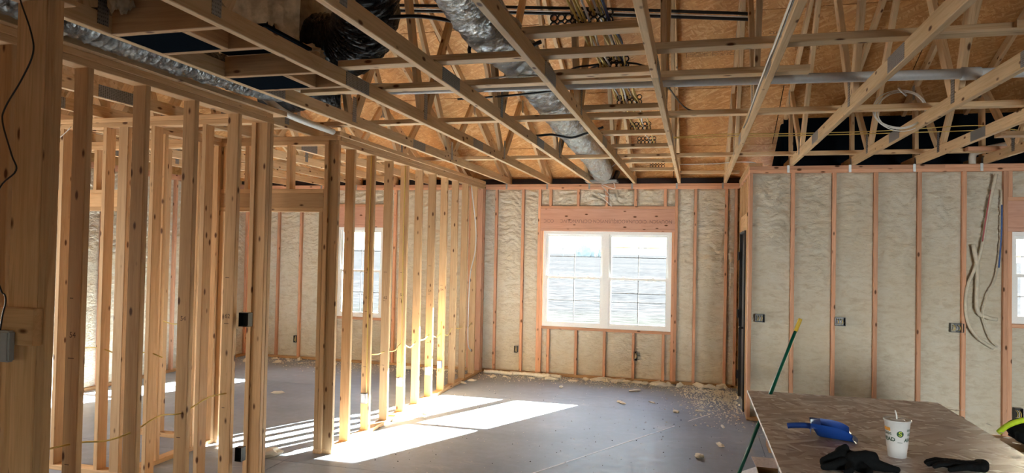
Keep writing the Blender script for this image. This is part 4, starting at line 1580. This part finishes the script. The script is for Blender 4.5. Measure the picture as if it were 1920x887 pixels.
def scrap(x, y, s, label=None, grp=None):
    me = random.choice(scrap_me)
    mm = Matrix.Translation((x, y, 0.0)) @ Matrix.Rotation(random.uniform(0, 6.28), 4, 'Z') @ Matrix.Diagonal((s, s * random.uniform(0.5, 1), s * random.uniform(0.5, 1), 1))
    o = link('foam_scrap', me, None, mm, category='foam scrap')
    if label is None:
        zn = [(-2.4, 'left of the window'), (-1.7, 'below the left end of the window'), (-1.0, 'below the middle of the window'), (-0.3, 'below the right end of the window'), (9, 'between the window and the door')]
        label = '%s foam scrap by the back wall, %s' % ('chunky' if s > 0.045 else 'mid-sized' if s > 0.03 else 'small', [b for a, b in zn if x < a][0])
    o['label'] = label
    o['group'] = grp or label.replace('foam scrap', 'foam scraps')
    return o


for x, y, s, lab in ((-2.924, 9.006, 0.045, 'rounded foam scrap beside the foot of the far left studs'), (-2.99, 8.80, 0.032, 'foam scrap just left of the rounded one by the far left studs'),
                     (-0.829, 8.328, 0.040, 'pale foam scrap on bare floor below the window, left of centre'), (-0.482, 8.486, 0.028, 'small foam scrap on bare floor below the right window unit'),
                     (-1.687, 9.0, 0.045, 'flat foam scrap on bare floor left below the window'), (-0.736, 9.097, 0.050, 'pointed foam scrap on the floor below the window middle'),
                     (-0.19, 8.066, 0.042, 'foam scrap above the end of the chalk line'), (0.073, 8.216, 0.038, 'foam scrap right of the chalk line end'),
                     (0.248, 6.79, 0.040, 'round foam scrap on open floor right of the chalk line'), (0.06, 6.35, 0.050, 'curled foam scrap on open floor, nearest the table'),
                     (-3.489, 5.183, 0.085, 'largest white foam scrap on the floor in the doorway'), (-4.885, 7.409, 0.040, 'lone foam scrap on the left room floor'),
                     (0.30, 7.55, 0.035, 'foam scrap beside the crumbs near the door'), (-2.78, 6.9, 0.05, 'yellow-lit foam scrap at the foot of the left studs')):
    scrap(x, y, s, lab, 'larger loose foam scraps')
for k in range(46):
    x = random.uniform(-2.9, 0.4)
    scrap(x, YB - 0.05 - abs(random.gauss(0, 0.16)), random.uniform(0.018, 0.05) * (1.4 if x > -0.5 and random.random() < 0.4 else 1))
for k in range(34):
    xx = random.uniform(-6.8, -3.3)
    ss = random.uniform(0.02, 0.055)
    zone = 'left of its window' if xx < -5.5 else 'under its window' if xx < -4.5 else 'right of its window'
    lb = '%s foam scrap in the left room by the wall, %s' % ('chunky' if ss > 0.038 else 'small', zone)
    scrap(xx, YB - 0.06 - abs(random.gauss(0, 0.3)), ss, lb, lb.replace('foam scrap', 'foam scraps'))
for k in range(16):
    scrap(random.uniform(-1.6, 0.45), YB - 0.07 - abs(random.gauss(0, 0.07)), random.uniform(0.045, 0.075))
# long pieces along the back wall
for x, L in ((-2.72, 0.22), (-2.25, 0.30), (-2.0, 0.2)):
    m = MB().tube(spline([(x - L, 9.62, 0.03), (x - L * 0.3, 9.60 + 0.02, 0.035), (x + L * 0.4, 9.62, 0.03), (x + L, 9.60, 0.028)], 5), 0.028, 8, True,
                  lambda i, j, th: 0.026 * (1 + 0.4 * noise.noise(Vector((i * 0.9 + x, math.cos(th), math.sin(th))))))
    m.build('foam_strip', SCRAP, None, True, label='long trimmed foam strip along the foot of the back wall', category='foam scrap', group='long trimmed foam strips')
# crumbs: far too many to count
cm = MB()


def crumb(x, y, s):
    k = len(cm.v)
    a = random.uniform(0, 6.28)
    for i in range(3):
        cm.v.append((x + s * math.cos(a + i * 2.1), y + s * math.sin(a + i * 2.1) * 0.8, 0.0))
    cm.v.append((x + random.uniform(-.3, .3) * s, y, s * random.uniform(0.5, 1.1)))
    cm.f += [(k, k + 1, k + 3), (k + 1, k + 2, k + 3), (k + 2, k, k + 3)]
    cm.m += [0] * 3


for k in range(5200):
    u = random.random()
    if u < 0.42:   # fan of crumbs by the door
        x = 0.53 - abs(random.gauss(0, 0.30))
        y = 9.55 - abs(random.gauss(0, 0.75))
        if y < 7.3:
            continue
        x -= 0.12 * noise.noise(Vector((x * 3, y * 3, 0)))
        crumb(min(x, 0.54), y, abs(random.gauss(0.006, 0.005)) + 0.002)
    elif u < 0.7:
        crumb(random.uniform(-3.0, 0.5), YB - 0.02 - abs(random.gauss(0, 0.22)), random.uniform(0.004, 0.013))
    elif u < 0.86:
        crumb(random.uniform(-7.0, -3.15), YB - 0.02 - abs(random.gauss(0, 0.35)), random.uniform(0.004, 0.014))
    elif u < 0.93:
        crumb(random.uniform(-2.9, 0.9), random.uniform(5.2, 9.5), random.uniform(0.003, 0.007))
    else:
        crumb(random.uniform(0.6, 2.4), random.uniform(7.2, 7.9), random.uniform(0.004, 0.012))
cm.build('foam_crumbs', SCRAP, None, kind='stuff', label='scatter of foam crumbs along the walls and by the door', category='debris')

# dark grit specks scattered on the open concrete
cm = MB()
for k in range(170):
    crumb(random.uniform(-2.8, 0.5), random.uniform(4.9, 8.6), random.uniform(0.004, 0.009))
cm.build('floor_grit', JOINT, None, kind='stuff', label='dark specks of grit scattered over the open concrete floor', category='debris')

# ------------------------------------------------------------------ work table
TT = 0.82
A0 = Vector((0.553, 5.283, TT))
ang = math.radians(5.0)
ux = Vector((math.cos(math.radians(4.6)), math.sin(math.radians(4.6)), 0))
uy = Vector((0.066, 0.998, 0)).normalized()
tb = empty('work_table', (0.55, 5.28, 0), label='large oriented-strand-board sheet on a steel base used as work table', category='table')
tm = frame_m(A0 - uy * 2.44 - Vector((0, 0, 0.018)), ux, (0, 0, 1))
me = bpy.data.meshes.new('table_top')
bm = bmesh.new()
bmesh.ops.create_cube(bm, size=1)
for v in bm.verts:
    v.co = Vector(((v.co.x + 0.5) * 1.232, (v.co.y + 0.5) * 2.44, (v.co.z + 0.5) * 0.018))
bmesh.ops.bevel(bm, geom=bm.edges[:], offset=0.0015, segments=1, affect='EDGES')
bm.to_mesh(me)
bm.free()
me.materials.append(OSB_TABLE)
tmw = Matrix.Identity(4)
for i in range(3):
    tmw[i][0], tmw[i][1], tmw[i][2], tmw[i][3] = ux[i], uy[i], (0, 0, 1)[i], (A0 - uy * 2.44 - Vector((0, 0, 0.018)))[i]
link('table_top', me, tb, tmw)
# pale loose-looking flakes proud of the sheet
fl = MB()
for k in range(150):
    a = random.uniform(0.05, 1.2)
    b = random.uniform(0.5, 2.4)
    if random.random() > 0.25 + 0.6 * (a / 1.2):
        continue
    c = A0 - uy * 2.44 + ux * a + uy * b
    L, w = random.uniform(0.012, 0.04), random.uniform(0.004, 0.014)
    th = random.gauss(0.2, 0.8)
    d1 = Vector((math.cos(th), math.sin(th), 0)) * L
    d2 = Vector((-math.sin(th), math.cos(th), 0)) * w
    k0 = len(fl.v)
    for s1, s2 in ((-1, -1), (1, -1), (1, 1), (-1, 1)):
        fl.v.append(tuple(c + d1 * s1 * random.uniform(0.7, 1) + d2 * s2 + Vector((0, 0, 0.0009 + 0.0006 * random.random()))))
    fl.f.append((k0, k0 + 1, k0 + 2, k0 + 3))
    fl.m.append(0)
o = fl.build('wood_flakes', mat_plain('pale_flake', (0.78, 0.74, 0.70), 0.5), tb, kind='stuff')
o.matrix_world = Matrix.Identity(4)
for x, y in ((0.62, 4.95), (1.62, 5.05), (1.5, 3.1)):
    bx('leg', tb, x - 0.03, x + 0.03, y - 0.03, y + 0.03, 0, TT - 0.06, STEEL)
bx('frame_rail', tb, 0.60, 1.65, 4.95, 4.99, TT - 0.06, TT - 0.019, STEEL)
bx('frame_rail', tb, 1.60, 1.64, 3.0, 4.95, TT - 0.06, TT - 0.019, STEEL)

cb = empty('steel_cabinet', (0.7, 3.45, 0), label='dark green-grey steel cabinet standing under the table edge', category='cabinet')
MB().box(0.452, 1.05, 3.05, 3.93, 0.02, TT - 0.022).build('body', STEEL, cb).matrix_world = Matrix.Identity(4)
for y in (3.08, 3.30, 3.52, 3.74, 3.915):
    MB().box(0.440, 0.455, y - 0.012, y + 0.012, 0.02, TT - 0.03).build('rib', STEELL, cb).matrix_world = Matrix.Identity(4)

# ------------------------------------------------------------------ things on the table
# paper cup
cp = empty('drink_cup', (0.975, 3.80, TT), label='white takeaway cup with green lettering, lid and straw on the table', category='cup')
RB, RT, HC = 0.041, 0.0575, 0.172
prof = [(0.0, 0.004), (RB - 0.004, 0.004), (RB - 0.002, 0.0), (RB, 0.0), (RB + 0.0040, 0.045), (RB + 0.0055, 0.047), (RT, HC), (RT + 0.003, HC + 0.002), (RT + 0.003, HC + 0.006), (RT, HC + 0.006)]
m = MB().lathe(prof, 40)
cup_body = link('cup_body', m.mesh('cup_body', CUPM, True), cp)
prof = [(RT + 0.004, HC + 0.003), (RT + 0.0055, HC + 0.006), (RT + 0.004, HC + 0.011), (RT - 0.004, HC + 0.011), (RT - 0.007, HC + 0.006), (RT - 0.024, HC + 0.006), (RT - 0.026, HC + 0.010), (0.006, HC + 0.011), (0.0, HC + 0.011)]
lid = link('lid', MB().lathe(prof, 40).mesh('lid', LIDM, True), cp)
link('straw', MB().tube([(0.0, 0, HC - 0.02), (-0.004, 0, HC + 0.03), (-0.010, 0.002, HC + 0.052)], 0.0035, 10).mesh('straw', CUPM, True), lid)
facing = math.atan2(-3.80, -0.975)


def wrap(v, f, a0, z0, mat, name, lift=0.0007, sx=1.0):
    m = MB()
    for x, y, z in v:
        zz = z0 + y
        r = RB + 0.0055 + (RT - RB - 0.0055) * (zz - 0.047) / (HC - 0.047) + lift
        a = facing + a0 + x * sx / r
        m.v.append((r * math.cos(a), r * math.sin(a), zz))
    m.f = f
    m.m = [0] * len(f)
    return link(name, m.mesh(name, mat), cup_body)


def grid(x0, x1, y0, y1, nx=12, ny=2):
    v = [(x0 + (x1 - x0) * i / nx, y0 + (y1 - y0) * j / ny, 0) for j in range(ny + 1) for i in range(nx + 1)]
    f = [(j * (nx + 1) + i, j * (nx + 1) + i + 1, (j + 1) * (nx + 1) + i + 1, (j + 1) * (nx + 1) + i) for j in range(ny) for i in range(nx)]
    return v, f


BOLD[0] = 0.022
for s, a0 in ((-1, math.radians(-58)), (1, math.radians(84))):
    wrap(*text_verts('ROADS', 0.017), a0, 0.117, CGREEN, 'lettering')
    wrap(*text_verts('AHEAD', 0.026), a0, 0.090, CGREEN, 'lettering')
    if s < 0:
        wrap(*grid(-0.030, 0.024, -0.008, 0.008), a0, 0.138, CORANGE, 'orange_print')
    else:
        wrap(*text_verts('DELICIOUS', 0.014), a0, 0.138, CGREEN, 'lettering')
dv = [(0, 0, 0)] + [(0.0155 * math.cos(i * math.pi / 16), 0.0155 * math.sin(i * math.pi / 16), 0) for i in range(32)]
df = [(0, 1 + i, 1 + (i + 1) % 32) for i in range(32)]
LA = math.radians(14)
wrap(dv, df, LA, 0.120, CGREEN, 'logo_disc')
v, f = text_verts('S', 0.030)
wrap(v, f, LA, 0.120, CLIME, 'logo_letter', 0.0014, 1.15)
wrap(*grid(-0.011, 0.011, -0.001, 0.001), LA, 0.078, CGREEN, 'printed_line')

# blue dustpan
dp = empty('dustpan', (0.735, 4.07, TT), label='blue plastic dustpan with short handle lying on the table', category='dustpan')
m = MB()
NU, NV = 14, 12
Lp, Wp = 0.235, 0.21
for layer in (0, 1):
    for i in range(NU + 1):
        u = i / NU           # 0 handle end, 1 lip
        for j in range(NV + 1):
            v = j / NV * 2 - 1
            hw = Wp / 2 * (0.72 + 0.28 * u)
            wall = 0.066 * (1 - u ** 5) * max(0.0, (abs(v) - 0.82) / 0.18) ** 0.8
            back = 0.055 * max(0.0, (0.16 - u) / 0.16) ** 0.8
            z = 0.006 + max(wall, back) + 0.010 * (1 - u)
            x = (u - 0.5) * Lp + (0.02 * (abs(v) ** 2) * (-1 if u > 0.9 else 0))
            m.v.append((x, v * hw, z - 0.003 * layer))
n1 = (NU + 1) * (NV + 1)
for i in range(NU):
    for j in range(NV):
        a = i * (NV + 1) + j
        m.f.append((a, a + NV + 1, a + NV + 2, a + 1))
        m.f.append((n1 + a, n1 + a + 1, n1 + a + NV + 2, n1 + a + NV + 1))
        m.m += [0, 0]
pan = link('pan', m.mesh('pan', BLUE, True), dp)
m = MB().tube(spline([(-Lp / 2 + 0.01, 0, 0.05), (-Lp / 2 - 0.03, 0, 0.052), (-Lp / 2 - 0.09, 0, 0.045), (-Lp / 2 - 0.115, 0, 0.040)], 5), 0.013, 10, True, lambda i, j, th: 0.015 + 0.004 * abs(math.cos(th)))
link('handle', m.mesh('handle', BLUE, True), dp)
m = MB()
for j in range(13):
    th = math.pi * j / 12
    m.v += [(-Lp / 2 + 0.004, 0.078 * math.cos(th), 0.055 + 0.030 * math.sin(th)), (-Lp / 2 + 0.0, 0.078 * math.cos(th), 0.02), (-Lp / 2 + 0.05, 0.074 * math.cos(th), 0.055 + 0.040 * math.sin(th))]
for j in range(12):
    m.f += [(j * 3, j * 3 + 1, j * 3 + 4, j * 3 + 3), (j * 3, j * 3 + 3, j * 3 + 5, j * 3 + 2)]
    m.m += [0, 0]
link('hood', m.mesh('hood', BLUE, True), pan)
dp.rotation_euler = (math.radians(0), 0, math.radians(-6))


def glove(name, loc, rot, label, crumpled=False, seed=0):
    """a work glove as one fused surface with five fingers"""
    me = bpy.data.meshes.new(name)
    bm = bmesh.new()

    def cap(pts, rs):
        for (a, ra), (b, rb) in zip(zip(pts, rs), list(zip(pts, rs))[1:]):
            a, b = Vector(a), Vector(b)
            n = 5
            for i in range(n + 1):
                t = i / n
                q = bmesh.ops.create_icosphere(bm, subdivisions=2, radius=ra + (rb - ra) * t)
                bmesh.ops.translate(bm, verts=q['verts'], vec=a.lerp(b, t))
    R = random.Random(seed)
    if not crumpled:
        for k, (y, L) in enumerate(((0.036, 0.075), (0.013, 0.088), (-0.011, 0.084), (-0.034, 0.066))):
            cap([(-0.045, y, 0.024), (-0.045 - L * 0.55, y * 1.15, 0.026), (-0.045 - L, y * 1.2, 0.014)], (0.014, 0.0125, 0.0115))
        cap([(0.02, -0.03, 0.022), (-0.02, -0.062, 0.022), (-0.055, -0.070, 0.014)], (0.016, 0.014, 0.012))
        cap([(-0.045, 0.028, 0.024), (0.04, 0.026, 0.022), (0.085, 0.03, 0.026)], (0.018, 0.019, 0.020))
        cap([(-0.045, -0.022, 0.024), (0.04, -0.022, 0.022), (0.085, -0.028, 0.026)], (0.018, 0.019, 0.020))
        cap([(-0.045, 0.003, 0.026), (0.04, 0.002, 0.024), (0.085, 0.0, 0.030)], (0.020, 0.020, 0.021))
        cap([(0.085, 0.03, 0.028), (0.095, 0.0, 0.036), (0.085, -0.03, 0.028)], (0.023, 0.024, 0.023))
    else:
        cap([(-0.10, 0.0, 0.02), (-0.03, 0.02, 0.035), (0.05, 0.01, 0.03)], (0.022, 0.036, 0.030))
        cap([(-0.03, 0.03, 0.05), (-0.015, 0.03, 0.072)], (0.028, 0.014))
        cap([(0.0, -0.02, 0.04), (0.05, -0.01, 0.056), (0.08, 0.0, 0.048)], (0.03, 0.020, 0.022))
        cap([(0.05, 0.0, 0.03), (0.11, -0.015, 0.02), (0.16, -0.03, 0.014)], (0.03, 0.020, 0.013))
        cap([(0.05, 0.03, 0.025), (0.10, 0.02, 0.018), (0.135, 0.01, 0.014)], (0.024, 0.016, 0.012))
        cap([(-0.04, -0.03, 0.025), (-0.09, -0.05, 0.018), (-0.12, -0.05, 0.013)], (0.024, 0.016, 0.012))
        cap([(0.02, -0.04, 0.02), (0.04, -0.085, 0.016), (0.03, -0.12, 0.014)], (0.022, 0.016, 0.012))
        cap([(-0.02, -0.04, 0.02), (-0.03, -0.09, 0.016), (-0.05, -0.115, 0.013)], (0.022, 0.016, 0.012))
    for v in bm.verts:
        v.co.z = max(v.co.z, 0.001)
        v.co += Vector((noise.noise(v.co * 40), noise.noise(v.co * 40 + Vector((5, 0, 0))), 0)) * 0.003
    bm.to_mesh(me)
    bm.free()
    me.materials.append(GLOVE)
    o = link(name, me, None, Matrix.Translation(loc) @ Matrix.Rotation(rot, 4, 'Z'), label=label, category='glove')
    md = o.modifiers.new('fuse', 'REMESH')
    md.mode = 'VOXEL'
    md.voxel_size = 0.0035
    md.use_smooth_shade = True
    s = o.modifiers.new('soft', 'SMOOTH')
    s.iterations = 4
    return o


glove('work_glove', (1.20, 3.655, TT), math.radians(-4), 'dark knit work glove lying flat with fingers spread, right of the cup', seed=1)
g2 = glove('work_glove', (0.71, 3.50, TT), math.radians(6), 'crumpled black work glove heaped in front of the dustpan', True, seed=2)
g2.scale = (1.15, 1.0, 1.25)

# broom handle leaning on the table edge
base = Vector((0.196, 4.92, 0.02))
touch = Vector((0.532, 5.20, 0.835))


def leaning():
    # from the floor past the table edge, free top end
    d = (touch - base).normalized()
    top = base + d * 1.50
    t = empty('broom_handle', base, label='green pole with yellow tip leaning against the table edge', category='pole')
    m = MB().tube([base, top - d * 0.10], 0.0125, 16)
    m.build('pole', GREENP, t, True).matrix_world = Matrix.Identity(4)
    m = MB().tube([top - d * 0.10, top - d * 0.004, top], 0.0145, 16)
    m.build('tip', YCAP, t, True).matrix_world = Matrix.Identity(4)
    return t


leaning()

# cardboard boxes
cx = empty('cardboard_box', (0.62, 4.98, 0), label='open cardboard box with pale flap on the floor beside the table', category='box')
m = MB()
e = 0.004
x0, x1, y0, y1, h = 0.44, 0.86, 4.80, 5.24, 0.29
m.box(x0, x1, y0, y1, 0.0, e).box(x0, x0 + e, y0, y1, 0, h).box(x1 - e, x1, y0, y1, 0, h).box(x0, x1, y0, y0 + e, 0, h).box(x0, x1, y1 - e, y1, 0, h)
m.build('carton', CARD, cx).matrix_world = Matrix.Identity(4)
for q in (((0.44, 5.24, 0.29), (0.44, 4.80, 0.29), (0.31, 4.78, 0.245), (0.31, 5.20, 0.245)), ((0.44, 5.24, 0.29), (0.86, 5.24, 0.29), (0.84, 5.42, 0.31), (0.42, 5.42, 0.31))):
    m = MB()
    m.v = list(q) + [(a, b, c - 0.004) for a, b, c in q]
    m.f = [(0, 1, 2, 3), (7, 6, 5, 4), (0, 4, 5, 1), (1, 5, 6, 2), (2, 6, 7, 3), (3, 7, 4, 0)]
    m.m = [0] * 6
    m.build('flap', CARDW, cx).matrix_world = Matrix.Identity(4)
cx2 = empty('cardboard_box', (0.80, 6.85, 0), label='small brown cardboard box half hidden behind the table corner', category='box')
m = MB().box(0.67, 0.95, 6.72, 6.98, 0.0, 0.23)
m.build('carton', CARD, cx2).matrix_world = Matrix.Identity(4)
m = MB()
m.v = [(0.67, 6.72, 0.231), (0.67, 6.98, 0.231), (0.63, 6.98, 0.30), (0.63, 6.72, 0.30)]
m.v += [(a + 0.004, b, c) for a, b, c in m.v]
m.f = [(0, 1, 2, 3), (7, 6, 5, 4), (0, 4, 5, 1), (1, 5, 6, 2), (2, 6, 7, 3), (3, 7, 4, 0)]
m.m = [0] * 6
m.build('flap', PAPER, cx2).matrix_world = Matrix.Identity(4)
cx3 = empty('storage_box', (2.1, 4.6, 0), label='white-topped box standing behind the right table edge', category='box')
MB().box(1.86, 2.42, 4.25, 5.15, 0, 0.66).build('carton', CARD, cx3).matrix_world = Matrix.Identity(4)
MB().box(1.855, 2.425, 4.245, 4.70, 0.66, 0.675).build('lid', PAPER, cx3).matrix_world = Matrix.Identity(4)
hv_ = empty('work_bag', (2.05, 4.92, 0.675), label='black bag with lime green edge behind the right table corner', category='bag')
b = blob('bag_body', (0, 0, 0), (0.20, 0.16, 0.085), GLOVE, None, None, 8, 0.15, 1.5, 4, hv_)
b.matrix_world = Matrix.Translation((2.08, 4.95, 0.735))
pts = [(1.83, 4.93, 0.73), (1.87, 4.90, 0.785), (1.94, 4.88, 0.825), (2.04, 4.87, 0.845), (2.15, 4.87, 0.84), (2.25, 4.88, 0.79)]
MB().tube(spline(pts, 6), 0.017, 8).build('edge_band', LIME, hv_, True).matrix_world = Matrix.Identity(4)
